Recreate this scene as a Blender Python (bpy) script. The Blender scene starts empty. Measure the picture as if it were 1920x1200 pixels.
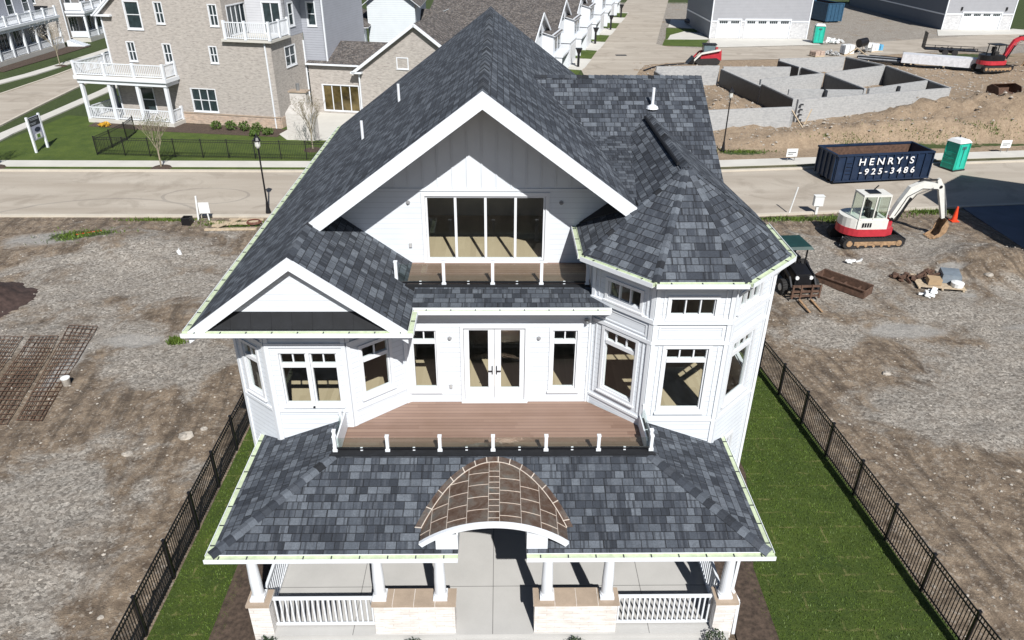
import bpy, math, random, numpy as np
from mathutils import Vector, Matrix, noise
R = math.radians
random.seed(7)
SC = bpy.context.scene
COL = SC.collection

# ---------------------------------------------------------------- camera
cam_d = bpy.data.cameras.new("camera")
cam = bpy.data.objects.new("camera", cam_d); COL.objects.link(cam); SC.camera = cam
cam_d.sensor_width = 36.0; cam_d.lens = 25.874; cam_d.clip_end = 3000; cam_d.clip_start = 0.1
vY = Vector((938-960, 765, -1380)).normalized()
vZ = -Vector((940-960, -2490, -1380)).normalized()
vZ = (vZ - vZ.dot(vY)*vY).normalized()
vX = vY.cross(vZ)
M3 = Matrix((vX, vY, vZ))                      # world = M3 @ camera
cam.matrix_world = Matrix.Translation((0, 0, 16.0)) @ M3.to_4x4()

# ---------------------------------------------------------------- sky, sun, exposure
SUNDIR = Vector((0.262, -0.968, 1.0)).normalized()      # towards the sun
w = bpy.data.worlds.new("World"); SC.world = w; w.use_nodes = True
nt = w.node_tree; bg = nt.nodes["Background"]
sky = nt.nodes.new("ShaderNodeTexSky"); sky.sky_type = 'NISHITA'; sky.sun_disc = False
sky.sun_elevation = math.asin(SUNDIR.z); sky.sun_rotation = math.atan2(SUNDIR.x, SUNDIR.y); sky.ozone_density = 4.0
nt.links.new(sky.outputs[0], bg.inputs[0]); bg.inputs[1].default_value = 0.05
sl = bpy.data.lights.new("sun", 'SUN'); sl.energy = 5.0; sl.angle = R(0.53); sl.color = (1, .98, .945)
sun = bpy.data.objects.new("sun", sl); COL.objects.link(sun)
sun.rotation_euler = SUNDIR.to_track_quat('Z', 'Y').to_euler(); sun.location = (20, -40, 60)
SC.cycles.diffuse_bounces = 1
vs = SC.view_settings; vs.view_transform = 'Standard'; vs.look = 'None'; vs.exposure = 0.14; vs.gamma = 1.0

# ---------------------------------------------------------------- mesh helpers
class MB:
    def __init__(s): s.v = []; s.f = []; s.m = []; s.uv = []; s.hasuv = False
    def add(s, vs, fs, mi=0, uvs=None):
        o = len(s.v); s.v += [tuple(p) for p in vs]
        for i, f in enumerate(fs):
            s.f.append([o+k for k in f]); s.m.append(mi)
            if uvs: s.uv.append(uvs[i]); s.hasuv = True
            else: s.uv.append([(0, 0)]*len(f))
    def box(s, x0, x1, y0, y1, z0, z1, mi=0):
        s.hexa([(x0,y0,z0),(x1,y0,z0),(x1,y1,z0),(x0,y1,z0),(x0,y0,z1),(x1,y0,z1),(x1,y1,z1),(x0,y1,z1)], mi)
    def hexa(s, p, mi=0):
        s.add(p, [(0,3,2,1),(4,5,6,7),(0,1,5,4),(1,2,6,5),(2,3,7,6),(3,0,4,7)], mi)
    def beam(s, a, b, w, h, mi=0, up=(0,0,1)):
        a = Vector(a); b = Vector(b); d = (b-a).normalized(); u = Vector(up)
        if abs(d.dot(u)) > .98: u = Vector((0,1,0))
        x = d.cross(u).normalized(); y = x.cross(d).normalized()
        x *= w/2; y *= h/2
        s.hexa([a-x-y, a+x-y, b+x-y, b-x-y, a-x+y, a+x+y, b+x+y, b-x+y], mi)
    def tube(s, a, b, r0, r1=None, n=8, mi=0, caps=True):
        r1 = r0 if r1 is None else r1
        a = Vector(a); b = Vector(b); d = (b-a).normalized()
        u = Vector((0,0,1)) if abs(d.z) < .9 else Vector((1,0,0))
        x = d.cross(u).normalized(); y = d.cross(x).normalized()
        vs = []
        for c, r in ((a, r0), (b, r1)):
            for k in range(n):
                t = 2*math.pi*k/n; vs.append(c + x*(r*math.cos(t)) + y*(r*math.sin(t)))
        fs = [(k, (k+1) % n, n+(k+1) % n, n+k) for k in range(n)]
        if caps: fs += [tuple(range(n))[::-1], tuple(range(n, 2*n))]
        s.add(vs, fs, mi)
    def path(s, pts, r, n=6, mi=0):
        for a, b in zip(pts[:-1], pts[1:]): s.tube(a, b, r, r, n, mi)
    def lathe(s, c, prof, n=16, mi=0):
        vs = []; c = Vector(c)
        for r, z in prof:
            for k in range(n):
                t = 2*math.pi*k/n; vs.append((c.x+r*math.cos(t), c.y+r*math.sin(t), c.z+z))
        fs = []
        for i in range(len(prof)-1):
            for k in range(n): fs.append((i*n+k, i*n+(k+1) % n, (i+1)*n+(k+1) % n, (i+1)*n+k))
        fs.append(tuple(range(n))[::-1]); fs.append(tuple(range((len(prof)-1)*n, len(prof)*n)))
        s.add(vs, fs, mi)
    def prism(s, poly, dv, mi=0, uvs=None, mside=None, mbot=None):
        """poly: 3-D points; dv: extrusion vector (to the back side)."""
        n = len(poly); p = [Vector(q) for q in poly]; dv = Vector(dv)
        nn = sum(((p[i]).cross(p[(i+1) % n]) for i in range(n)), Vector())
        if nn.dot(dv) > 0: p = p[::-1]; uvs = uvs[::-1] if uvs else None
        q = [a+dv for a in p]
        s.add(p, [tuple(range(n))], mi, [uvs] if uvs else None)
        s.add(q, [tuple(range(n))[::-1]], mi if mbot is None else mbot)
        ms = mi if mside is None else mside
        for i in range(n):
            j = (i+1) % n; s.add([p[i], q[i], q[j], p[j]], [(0,1,2,3)], ms)
    def roof(s, poly, th=.06, mi=0, mside=1, mbot=1):
        p = [Vector(q) for q in poly]; n = len(p)
        nn = sum(((p[i]-p[0]).cross(p[(i+1) % n]-p[0]) for i in range(n)), Vector()).normalized()
        if nn.z < 0: nn = -nn
        u = Vector((0,0,1)).cross(nn)
        u = u.normalized() if u.length > 1e-4 else Vector((1,0,0))
        v = nn.cross(u)
        uv = [(q.dot(u), q.dot(v)) for q in p]
        s.prism(p, (0,0,-th), mi, uv, mside, mbot)
    def caps(s, a, b, n1, n2, wd=.16, step=.2, mi=0, lift=.012):
        a = Vector(a); b = Vector(b); L = (b-a).length; d = (b-a)/L; k = int(L/step)+1
        s1 = Vector(n1).normalized()*wd; s2 = Vector(n2).normalized()*wd
        for i in range(k):
            p0 = a+d*(i*step); p1 = a+d*min(L, (i+1.15)*step)
            l0 = Vector((0,0,lift+.03)); l1 = Vector((0,0,lift+.006))
            c = (random.random()*40, (random.randint(0,200)+.5)*.2)
            vs = [p0+s1+l0*.7, p0+l0, p0+s2+l0*.7, p1+s1+l1*.6, p1+l1, p1+s2+l1*.6,
                  p0+s1-Vector((0,0,.02)), p0+s2-Vector((0,0,.02)), p0-Vector((0,0,.02))]
            fs = [(0,1,4,3),(1,2,5,4),(0,6,8,1),(1,8,7,2)]
            s.add(vs, fs, mi, [[c]*4]*4)
    def build(s, name, mats, parent=None, off=None, smooth=False, loc=None):
        if not isinstance(mats, (list, tuple)): mats = [mats]
        A = np.array(s.v, dtype=float)
        me = bpy.data.meshes.new(name)
        if parent is None and loc is None:
            loc = ((A[:,0].min()+A[:,0].max())/2, (A[:,1].min()+A[:,1].max())/2, A[:,2].min())
        if off is None: off = loc if parent is None else wloc(parent)
        A = A - np.array(off)
        me.from_pydata(A.tolist(), [], s.f)
        for m in mats: me.materials.append(m)
        me.polygons.foreach_set("material_index", s.m)
        if s.hasuv:
            l = me.uv_layers.new(name="UVMap"); fl = [c for f in s.uv for p in f for c in p]
            l.data.foreach_set("uv", fl)
        if smooth: me.polygons.foreach_set("use_smooth", [True]*len(s.f))
        me.update()
        o = bpy.data.objects.new(name, me); COL.objects.link(o)
        if parent is None: o.location = loc
        else: o.parent = parent
        return o

def wloc(o):
    """parents of world-coordinate parts are never rotated; local-coordinate ones pass off=(0,0,0)"""
    v = Vector((0,0,0))
    while o is not None: v += Vector(o.location); o = o.parent
    return tuple(v)
Z0 = (0, 0, 0)
def tag(o, label=None, cat=None, group=None, kind=None):
    if label: o['label'] = label
    if cat: o['category'] = cat
    if group: o['group'] = group
    if kind: o['kind'] = kind
    return o
def thing(name, label, cat, loc=Z0, rz=0, group=None):
    o = bpy.data.objects.new(name, None); COL.objects.link(o); o.location = loc; o.rotation_euler = (0,0,rz)
    o.empty_display_size = .2
    return tag(o, label, cat, group)
KIDS = {}
def dup(root, loc, rz, label=None, group=None, scale=None):
    def cp(o, par):
        c = o.copy(); COL.objects.link(c); c.parent = par
        for ch in [x for x in bpy.data.objects if x.parent == o]: cp(ch, c)
        return c
    r = cp(root, None); r.location = loc; r.rotation_euler = (0,0,rz)
    if scale: r.scale = scale
    if label: r['label'] = label
    if group: r['group'] = group
    return r
def sheet(name, pts, z, mat, kind='structure', th=.0, uvo=None):
    mb = MB()
    if th: mb.prism([(x,y,z) for x,y in pts], (0,0,-th))
    else: mb.add([(x,y,z) for x,y in pts], [tuple(range(len(pts)))])
    o = mb.build(name, mat, loc=(0,0,0))
    if not th and o.data.polygons[0].normal.z < 0: o.data.flip_normals()
    o['kind'] = kind
    return o

# ---------------------------------------------------------------- materials
class NT:
    def __init__(s, name):
        s.m = bpy.data.materials.new(name); s.m.use_nodes = True; s.t = s.m.node_tree
        s.b = s.t.nodes["Principled BSDF"]; s.b.inputs["Roughness"].default_value = .8
    def n(s, typ, **k):
        nd = s.t.nodes.new("ShaderNode"+typ)
        for a, v in k.items():
            if a.startswith("i_"):
                key = a[2:]; key = int(key) if key.isdigit() else key.replace("_", " ")
                if isinstance(v, bpy.types.NodeSocket): s.t.links.new(v, nd.inputs[key])
                else: nd.inputs[key].default_value = v
            else: setattr(nd, a, v)
        return nd
    def math(s, op, a, b=0.0, c=None):
        k = dict(i_0=a, i_1=b)
        if c is not None: k['i_2'] = c
        return s.n("Math", operation=op, **k).outputs[0]
    def pos(s): return s.n("NewGeometry").outputs["Position"]
    def sep(s, v): return s.n("SeparateXYZ", i_0=v).outputs
    def comb(s, x, y, z=0.0): return s.n("CombineXYZ", i_0=x, i_1=y, i_2=z).outputs[0]
    def noise(s, v, sc, det=4, rough=.55, dist=0.0): 
        return s.n("TexNoise", i_Vector=v, i_Scale=sc, i_Detail=det, i_Roughness=rough, i_Distortion=dist).outputs[0]
    def wn(s, v): return s.n("TexWhiteNoise", noise_dimensions='3D', i_Vector=v).outputs[0]
    def ramp(s, f, stops, interp='LINEAR'):
        r = s.n("ValToRGB", i_Fac=f); cr = r.color_ramp; cr.interpolation = interp
        while len(cr.elements) < len(stops): cr.elements.new(.5)
        for e, (p, c) in zip(cr.elements, stops):
            e.position = p; e.color = (c, c, c, 1) if not isinstance(c, tuple) else (*c, 1)
        return r.outputs[0]
    def mix(s, f, a, b, bt='MIX'):
        nd = s.n("Mix", data_type='RGBA', blend_type=bt)
        for i, v in ((0, f), (6, a), (7, b)):
            if isinstance(v, bpy.types.NodeSocket): s.t.links.new(v, nd.inputs[i])
            elif i == 0: nd.inputs[i].default_value = v
            else: nd.inputs[i].default_value = (*v, 1) if isinstance(v, tuple) else (v, v, v, 1)
        return nd.outputs[2]
    def col(s, c): 
        if isinstance(c, bpy.types.NodeSocket): s.t.links.new(c, s.b.inputs["Base Color"])
        else: s.b.inputs["Base Color"].default_value = (*c, 1)
        return s
    def bump(s, h, st=.3, d=.02):
        nd = s.n("Bump", i_Strength=st, i_Distance=d, i_Height=h); s.t.links.new(nd.outputs[0], s.b.inputs["Normal"])
    def set(s, **k):
        for a, v in k.items():
            key = a.replace("_", " ")
            if isinstance(v, bpy.types.NodeSocket): s.t.links.new(v, s.b.inputs[key])
            else: s.b.inputs[key].default_value = v
        return s

def simple(name, c, rough=.7, metal=0.0, var=.12, sc=3.0, bump=0.0, bsc=40):
    t = NT(name); p = t.pos(); f = t.noise(p, sc, 5)
    f = t.ramp(f, [(.3, 0.0), (.7, 1.0)])
    t.col(t.mix(f, tuple(x*(1-var) for x in c), tuple(min(1, x*(1+var)) for x in c)))
    t.set(Roughness=rough, Metallic=metal)
    if bump: t.bump(t.noise(p, bsc, 3), bump, .01)
    return t.m
MT = {}
def shingle(name, cols, tint=.5, row=.2, wdt=.25):
    t = NT(name); uv = t.n("UVMap").outputs[0]; u, v, _ = t.sep(uv)
    rw = t.math('DIVIDE', v, row); r = t.math('FLOOR', rw)
    j = t.math('MULTIPLY', t.wn(t.comb(r, 3.7, 1.1)), 5.3)
    wob = t.math('MULTIPLY', t.noise(t.comb(t.math('MULTIPLY', u, 1.3), t.math('MULTIPLY', r, 9.1)), 1.0, 1), 2.2)
    uu = t.math('ADD', t.math('ADD', t.math('DIVIDE', u, wdt), j), wob); c = t.math('FLOOR', uu)
    rnd = t.wn(t.comb(c, r, .5)); big = t.noise(t.comb(t.math('MULTIPLY', u, .6), t.math('MULTIPLY', v, .8)), 1.0, 3)
    shade = t.math('ADD', t.math('MULTIPLY', rnd, .8), t.math('MULTIPLY', big, .35))
    base = t.ramp(shade, cols)
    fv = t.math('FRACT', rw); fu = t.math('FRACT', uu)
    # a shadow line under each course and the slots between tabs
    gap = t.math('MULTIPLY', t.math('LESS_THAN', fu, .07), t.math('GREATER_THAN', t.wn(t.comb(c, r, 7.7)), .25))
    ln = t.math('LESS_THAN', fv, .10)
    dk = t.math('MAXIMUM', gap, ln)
    gr = t.noise(t.n("TexCoord").outputs["Object"], 26.0, 3, .85)
    fc = t.math('FLOOR', t.math('MULTIPLY', u, 21.0)); th_ = t.wn(t.comb(fc, r, 3.3))
    base = t.mix(t.math('MULTIPLY', t.math('GREATER_THAN', th_, .80), .33), base, (.15,.165,.19))
    base = t.mix(t.math('MULTIPLY', t.math('LESS_THAN', th_, .14), .55), base, (.02,.023,.03))
    base = t.mix(t.ramp(t.noise(t.comb(t.math('MULTIPLY', u, 9.0), t.math('MULTIPLY', v, 7.0)), 1.0, 4, .7), [(.3, .35), (.7, 0.0)]), base, (.03,.035,.045))
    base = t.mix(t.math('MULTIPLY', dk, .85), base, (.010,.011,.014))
    base = t.mix(.7, base, t.ramp(gr, [(.3, .45), (.65, 1.0)]), 'MULTIPLY')
    t.col(base); t.set(Roughness=.9)
    hgt = t.math('ADD', t.math('MULTIPLY', fv, -1.0), t.math('MULTIPLY', rnd, .35))
    hgt = t.math('SUBTRACT', hgt, t.math('MULTIPLY', gap, .6))
    t.bump(hgt, .8, .03)
    return t.m
M_SH = shingle("charcoal_shingles", [(.12,(.024,.029,.038)),(.38,(.050,.059,.076)),(.62,(.085,.099,.122)),(.92,(.175,.198,.230))])
M_SHB = shingle("brown_shingles", [(.1,(.10,.085,.075)),(.5,(.17,.145,.128)),(.9,(.29,.255,.225))], wdt=.22, row=.16)

def siding(name, c, per=.17, zmax=99, strength=.8):
    t = NT(name); x, y, z = t.sep(t.pos())
    f = t.math('FRACT', t.math('DIVIDE', z, per))
    line = t.math('LESS_THAN', f, .11)
    if zmax < 90: line = t.math('MULTIPLY', line, t.math('LESS_THAN', z, zmax))
    nz = t.ramp(t.noise(t.pos(), 1.3, 5), [(.3, .93), (.7, 1.0)])
    base = t.mix(t.math('MULTIPLY', line, .24), c, tuple(k*.45 for k in c))
    base = t.mix(1.0, base, nz, 'MULTIPLY')
    t.col(base); t.set(Roughness=.55)
    if zmax > 90: t.bump(t.math('MULTIPLY', f, -1.0), strength, .012)
    return t.m
M_LAP = siding("white_lap_siding", (.77,.81,.86), .155)
M_UP = siding("white_gable_siding", (.77,.81,.86), .155, 9.33)
M_WH = simple("white_trim_paint", (.79,.82,.86), .45, var=.02, sc=1.5)
M_CAS = simple("white_vinyl", (.78,.80,.83), .35, var=.02)
M_GRN = simple("pale_green_film", (.56,.64,.44), .5, var=.15, sc=6)
M_DK = simple("dark_clip", (.02,.025,.03), .5)
M_BLK = simple("black_membrane", (.010,.011,.014), .75, var=.3)
M_BLM = simple("black_aluminium", (.010,.010,.012), .4, metal=.0, var=.1)
M_GRAYSID = siding("grey_lap_siding", (.40,.415,.46), .2)
M_DGRAYSID = siding("dark_grey_lap_siding", (.17,.19,.23), .2)
M_PALESID = siding("pale_blue_siding", (.72,.77,.80), .2)

def brickmat(name, cs, mortar, bw=.42, bh=.14, vert=True, ax='xz'):
    t = NT(name); o = t.n("TexCoord").outputs["Object"]; x, y, z = t.sep(o)
    h = t.math('ADD', x, y) if vert else x
    vec = t.comb(h, z if vert else y)
    b = t.n("TexBrick", i_Vector=vec, i_Scale=1.0, i_Mortar_Size=.010, i_Bias=-.1, i_Brick_Width=bw, i_Row_Height=bh,
            i_Color1=(*cs[0],1), i_Color2=(*cs[1],1), i_Mortar=(*mortar,1))
    n1 = t.noise(t.comb(t.math('MULTIPLY', h, 1.2), t.math('MULTIPLY', z, 4.0), y), 2.2, 5, .7)
    c = t.mix(t.ramp(n1, [(.38, 0.0), (.62, .85)]), b.outputs[0], cs[2])
    t.col(c); t.set(Roughness=.85); t.bump(b.outputs[1], -.4, .01)
    return t.m
M_BRICK = brickmat("tan_brick", ((.40,.355,.32),(.25,.22,.20),(.52,.48,.44)), (.42,.40,.37), .24, .085)
M_STONE = brickmat("pale_ledge_stone", ((.80,.76,.71),(.64,.58,.52),(.86,.83,.80)), (.56,.51,.47), .42, .085)
M_LEDGE = brickmat("mixed_ledge_stone", ((.50,.36,.27),(.30,.24,.2),(.60,.48,.38)), (.3,.26,.22), .35, .16)
M_BLOCK = brickmat("grey_concrete_block", ((.40,.405,.405),(.33,.335,.34),(.47,.47,.465)), (.27,.27,.27), .4, .2)
M_TARSHADE = simple("tar_and_shade_black", (.03,.033,.04), .5, var=.3)

def concrete(name, c, var=.10, sc=.8, rough=.85):
    t = NT(name); p = t.pos(); a = t.noise(p, sc, 6, .6); b = t.noise(p, 35, 2, .6)
    f = t.math('ADD', t.math('MULTIPLY', a, .8), t.math('MULTIPLY', b, .25))
    t.col(t.mix(t.ramp(f, [(.35, 0.0), (.7, 1.0)]), tuple(k*(1-var) for k in c), tuple(k*(1+var) for k in c)))
    t.set(Roughness=rough); t.bump(b, .12, .01)
    return t.m
M_SLAB = concrete("porch_concrete", (.50,.49,.47), .07, .9)
M_WALK = concrete("pavement_concrete", (.60,.58,.53), .08, .5)
M_KERB = concrete("kerb_concrete", (.55,.50,.42), .1, 1.0)
def streetmat():
    t = NT("street_concrete"); p = t.pos(); x, y, z = t.sep(p)
    a = t.noise(t.comb(t.math('MULTIPLY', x, .10), t.math('MULTIPLY', y, .6)), 1.0, 6, .6, .4)
    b = t.noise(p, 22, 3, .7); e = t.noise(p, .35, 6, .65, 1.0)
    c = t.mix(t.ramp(a, [(.35, 0.0), (.7, 1.0)]), (.41,.355,.29), (.53,.475,.40))
    c = t.mix(t.math('MULTIPLY', t.ramp(e, [(.52, 0.0), (.62, 1.0)]), .45), c, (.30,.255,.205))
    c = t.mix(.35, c, t.ramp(b, [(.3, .6), (.7, 1.0)]), 'MULTIPLY')
    # tyre rings
    dx = t.math('SUBTRACT', x, -18.8); dy = t.math('SUBTRACT', y, 45.2)
    dd = t.math('SQRT', t.math('ADD', t.math('MULTIPLY', dx, dx), t.math('MULTIPLY', t.math('MULTIPLY', dy, dy), 3.2)))
    rg = t.math('LESS_THAN', t.math('ABSOLUTE', t.math('SUBTRACT', dd, t.math('ADD', 2.4, t.math('MULTIPLY', e, .6)))), .1)
    dx2 = t.math('SUBTRACT', x, -24.0); dy2 = t.math('SUBTRACT', y, 36.0)
    d2 = t.math('SQRT', t.math('ADD', t.math('MULTIPLY', dx2, dx2), t.math('MULTIPLY', dy2, dy2)))
    rg2 = t.math('LESS_THAN', t.math('ABSOLUTE', t.math('SUBTRACT', d2, t.math('ADD', 8.4, t.math('MULTIPLY', a, .6)))), .09)
    c = t.mix(t.math('MULTIPLY', t.math('MAXIMUM', rg, rg2), .35), c, (.16,.15,.14))
    t.col(c); t.set(Roughness=.85); t.bump(b, .15, .01)
    return t.m
M_STREET = streetmat()

def groundmat():
    t = NT("gravel_and_dirt"); p = t.pos()
    at = t.n("VertexColor", layer_name="mask"); r, g, b = t.n("SeparateColor", i_0=at.outputs[0]).outputs[:3]
    n1 = t.noise(p, .45, 6, .65, .6); n2 = t.noise(p, 2.2, 5, .6); n3 = t.noise(p, 26, 3, .75)
    vor = t.n("TexVoronoi", i_Vector=p, i_Scale=13.0).outputs["Color"]
    vs = t.sep(vor)[0]
    x, y, z = t.sep(p)
    tr = t.noise(t.comb(t.math('ADD', t.math('MULTIPLY', x, 1.1), t.math('MULTIPLY', y, .14)), t.math('MULTIPLY', y, .09)), 1.7, 6, .65, .25)
    grav = t.mix(vs, (.20,.178,.150), (.68,.625,.55))
    grav = t.mix(t.ramp(n2, [(.35, 0.0), (.75, .7)]), grav, (.34,.29,.24))
    dirt = t.mix(t.ramp(n2, [(.3, 0.0), (.7, 1.0)]), (.145,.104,.072), (.47,.365,.26))
    dirt = t.mix(t.math('MULTIPLY', t.math('GREATER_THAN', vs, .86), .5), dirt, (.55,.48,.40))
    dirt = t.mix(t.math('MULTIPLY', t.ramp(tr, [(.48, 0.0), (.62, 1.0)]), .6), dirt, (.085,.063,.046))
    sand = t.mix(n2, (.38,.27,.175), (.64,.49,.34))
    f = t.math('ADD', t.math('SUBTRACT', r, .06), t.math('MULTIPLY', t.math('SUBTRACT', n1, .5), 1.9))
    dirt = t.mix(t.math('MULTIPLY', t.math('GREATER_THAN', y, 50.0), .75), dirt, sand)
    c = t.mix(t.ramp(f, [(.35, 0.0), (.62, 1.0)]), dirt, grav)
    fs = t.math('ADD', g, t.math('MULTIPLY', t.math('SUBTRACT', n1, .5), .9))
    c = t.mix(t.ramp(fs, [(.45, 0.0), (.75, 1.0)]), c, t.mix(n2, (.40,.375,.34), (.55,.52,.48)))
    fb = t.math('ADD', b, t.math('MULTIPLY', t.math('SUBTRACT', n2, .5), .7))
    c = t.mix(t.ramp(fb, [(.45, 0.0), (.6, 1.0)]), c, t.mix(n3, (.035,.06,.012), (.10,.14,.035)))
    c = t.mix(.6, c, t.ramp(n3, [(.3, .45), (.66, 1.0)]), 'MULTIPLY')
    c = t.mix(.35, c, t.ramp(n1, [(.3, .58), (.55, 1.0)]), 'MULTIPLY')
    c = t.mix(.5, c, t.ramp(t.noise(p, 6.0, 5, .7), [(.32, .5), (.58, 1.0)]), 'MULTIPLY')
    t.col(c); t.set(Roughness=.95)
    h = t.math('ADD', t.math('MULTIPLY', n3, .5), t.math('ADD', t.math('MULTIPLY', vs, .35), t.math('MULTIPLY', n2, 1.2)))
    t.bump(h, 1.0, .09)
    return t.m
M_GROUND = groundmat()
def grassmat(name, seams=True, c1=(.034,.066,.005), c2=(.098,.142,.015)):
    t = NT(name); p = t.pos(); x, y, z = t.sep(p)
    n1 = t.noise(p, .8, 5, .6); n2 = t.noise(p, 9, 4, .7); n3 = t.noise(p, 60, 2, .7)
    f = t.math('ADD', t.math('MULTIPLY', n1, .5), t.math('MULTIPLY', n2, .5))
    c = t.mix(t.ramp(f, [(.35, 0.0), (.65, 1.0)]), c1, c2)
    if seams:
        wx = t.math('ADD', x, t.math('MULTIPLY', n1, .35)); wy = t.math('ADD', y, t.math('MULTIPLY', t.noise(p, 2.5, 3), .22))
        b = t.n("TexBrick", i_Vector=t.comb(wx, wy), i_Scale=1.0, i_Mortar_Size=.04, i_Mortar_Smooth=.5, i_Brick_Width=1.5, i_Row_Height=.6)
        m = t.math('MULTIPLY', b.outputs[1], t.ramp(t.noise(p, 1.6, 4, .7), [(.48, 0.0), (.66, .7)]))
        c = t.mix(t.math('MULTIPLY', t.sep(b.outputs[0])[0], .35), c, (.045,.085,.01))
        c = t.mix(m, c, (.30,.27,.11))
        c = t.mix(t.math('MULTIPLY', t.ramp(t.noise(p, 3.1, 5, .75), [(.6, 0.0), (.78, 1.0)]), .5), c, (.14,.13,.04))
    c = t.mix(.55, c, t.ramp(n3, [(.3, .4), (.7, 1.0)]), 'MULTIPLY')
    t.col(c); t.set(Roughness=.9); t.bump(t.math('ADD', n3, n2), .8, .04)
    return t.m
M_SOD = grassmat("laid_sod")
M_GRASS = grassmat("grass", False, (.045,.085,.008), (.12,.17,.02))
M_BLADE = simple("grass_blade", (.085,.135,.016), .6, var=.5, sc=1.7)
M_MULCH = simple("mulch", (.075,.052,.038), .95, var=.5, sc=9, bump=.8, bsc=25)

def deckmat():
    t = NT("red_brown_decking"); p = t.pos(); x, y, z = t.sep(p)
    r = t.math('DIVIDE', y, .14); ri = t.math('FLOOR', r); fr = t.math('FRACT', r)
    c = t.math('FLOOR', t.math('ADD', t.math('DIVIDE', x, 2.6), t.math('MULTIPLY', t.wn(t.comb(ri, 1.0)), 3.0)))
    s = t.wn(t.comb(c, ri)); g = t.noise(t.comb(t.math('MULTIPLY', x, 1.5), t.math('MULTIPLY', y, 30.0)), 2.0, 4)
    b = t.mix(t.math('ADD', t.math('MULTIPLY', s, .6), t.math('MULTIPLY', g, .35)), (.205,.125,.09), (.32,.215,.16))
    b = t.mix(t.math('MULTIPLY', t.ramp(t.noise(p, .7, 4), [(.4, 0.0), (.7, 1.0)]), .25), b, (.42,.29,.24))
    b = t.mix(t.math('MULTIPLY', t.math('LESS_THAN', fr, .07), .8), b, (.05,.03,.025))
    t.col(b); t.set(Roughness=.6)
    return t.m
M_DECK = deckmat()
def woodfloor():
    t = NT("oak_floor"); p = t.pos(); x, y, z = t.sep(p)
    r = t.math('FLOOR', t.math('DIVIDE', x, .18)); c = t.math('FLOOR', t.math('ADD', t.math('DIVIDE', y, 1.8), t.math('MULTIPLY', t.wn(t.comb(r, 2.0)), 3.0)))
    s = t.wn(t.comb(c, r)); g = t.noise(t.comb(t.math('MULTIPLY', x, 25.0), t.math('MULTIPLY', y, 1.5)), 1.5, 4)
    t.col(t.mix(t.math('ADD', t.math('MULTIPLY', s, .5), t.math('MULTIPLY', g, .5)), (.42,.33,.22), (.58,.47,.33))); t.set(Roughness=.5)
    return t.m
M_FLOOR = woodfloor()
M_IWALL = simple("interior_paint", (.36,.34,.31), .9, var=.03)
def glassmat(name, tint=(.93,.97,.95), refl=1.5):
    m = bpy.data.materials.new(name); m.use_nodes = True; t = m.node_tree; t.nodes.clear()
    o = t.nodes.new("ShaderNodeOutputMaterial"); mx = t.nodes.new("ShaderNodeMixShader")
    tr = t.nodes.new("ShaderNodeBsdfTransparent"); gl = t.nodes.new("ShaderNodeBsdfGlossy"); fr = t.nodes.new("ShaderNodeFresnel")
    tr.inputs[0].default_value = (*tint, 1); gl.inputs["Roughness"].default_value = .01; fr.inputs[0].default_value = refl
    gm = t.nodes.new("ShaderNodeNewGeometry"); sb = t.nodes.new("ShaderNodeMath"); sb.operation = 'SUBTRACT'; sb.inputs[0].default_value = 1
    ml = t.nodes.new("ShaderNodeMath"); ml.operation = 'MULTIPLY'; ad = t.nodes.new("ShaderNodeMath"); ad.operation = 'ADD'; ad.inputs[1].default_value = .02
    t.links.new(gm.outputs["Backfacing"], sb.inputs[1]); t.links.new(sb.outputs[0], ml.inputs[0]); t.links.new(fr.outputs[0], ml.inputs[1])
    t.links.new(ml.outputs[0], ad.inputs[0]); t.links.new(ad.outputs[0], mx.inputs[0]); t.links.new(tr.outputs[0], mx.inputs[1]); t.links.new(gl.outputs[0], mx.inputs[2])
    t.links.new(mx.outputs[0], o.inputs[0])
    return m
M_GLASS = glassmat("window_glass")
M_RGLASS = glassmat("railing_glass", (.86,.90,.88), 1.5)
M_FARGL = simple("dark_window_glass", (.03,.045,.05), .08, var=.3)
def coppermat():
    t = NT("weathered_copper"); p = t.pos(); a = t.noise(p, 2.4, 6, .7, .5); b = t.noise(p, 14, 4, .7)
    c = t.ramp(a, [(.28,(.17,.10,.07)),(.44,(.26,.17,.125)),(.56,(.34,.27,.22)),(.72,(.30,.32,.30))])
    c = t.mix(.4, c, t.ramp(b, [(.3, .45), (.7, 1.0)]), 'MULTIPLY')
    t.col(c); t.set(Roughness=.36, Metallic=.75); t.bump(a, .5, .05)
    return t.m
M_COP = coppermat()
M_SEAM = simple("solder_seam", (.60,.53,.46), .5, metal=.1, var=.15)
M_CAPST = concrete("sandstone_cap", (.40,.315,.24), .18, 1.5)
M_ORANGE = simple("traffic_orange", (.85,.07,.02), .5)
M_RED = simple("machine_red", (.50,.035,.05), .4, var=.15)
M_CREAM = simple("machine_white", (.74,.73,.68), .4, var=.08, sc=5)
M_RUST = simple("rusty_steel", (.11,.062,.042), .85, var=.4, sc=6, bump=.4)
M_TAN = simple("worn_steel_tan", (.36,.23,.13), .7, var=.4, sc=7)
M_RUB = simple("black_rubber", (.025,.024,.024), .8, var=.3)
M_NAVY = simple("navy_container_paint", (.012,.026,.060), .5, var=.25, sc=2)
M_TEAL = simple("teal_plastic", (.015,.42,.30), .45, var=.1)
M_TEALW = simple("white_plastic", (.80,.81,.80), .5, var=.03)
M_WOOD = simple("raw_lumber", (.50,.40,.28), .8, var=.25, sc=6)
M_STEEL = simple("galvanised_steel", (.35,.36,.37), .45, metal=.6, var=.2)
M_GRNCAN = simple("dark_green_paint", (.012,.045,.04), .5, var=.2)
M_BARK = simple("pale_bark", (.30,.26,.19), .9, var=.3, sc=8)
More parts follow.
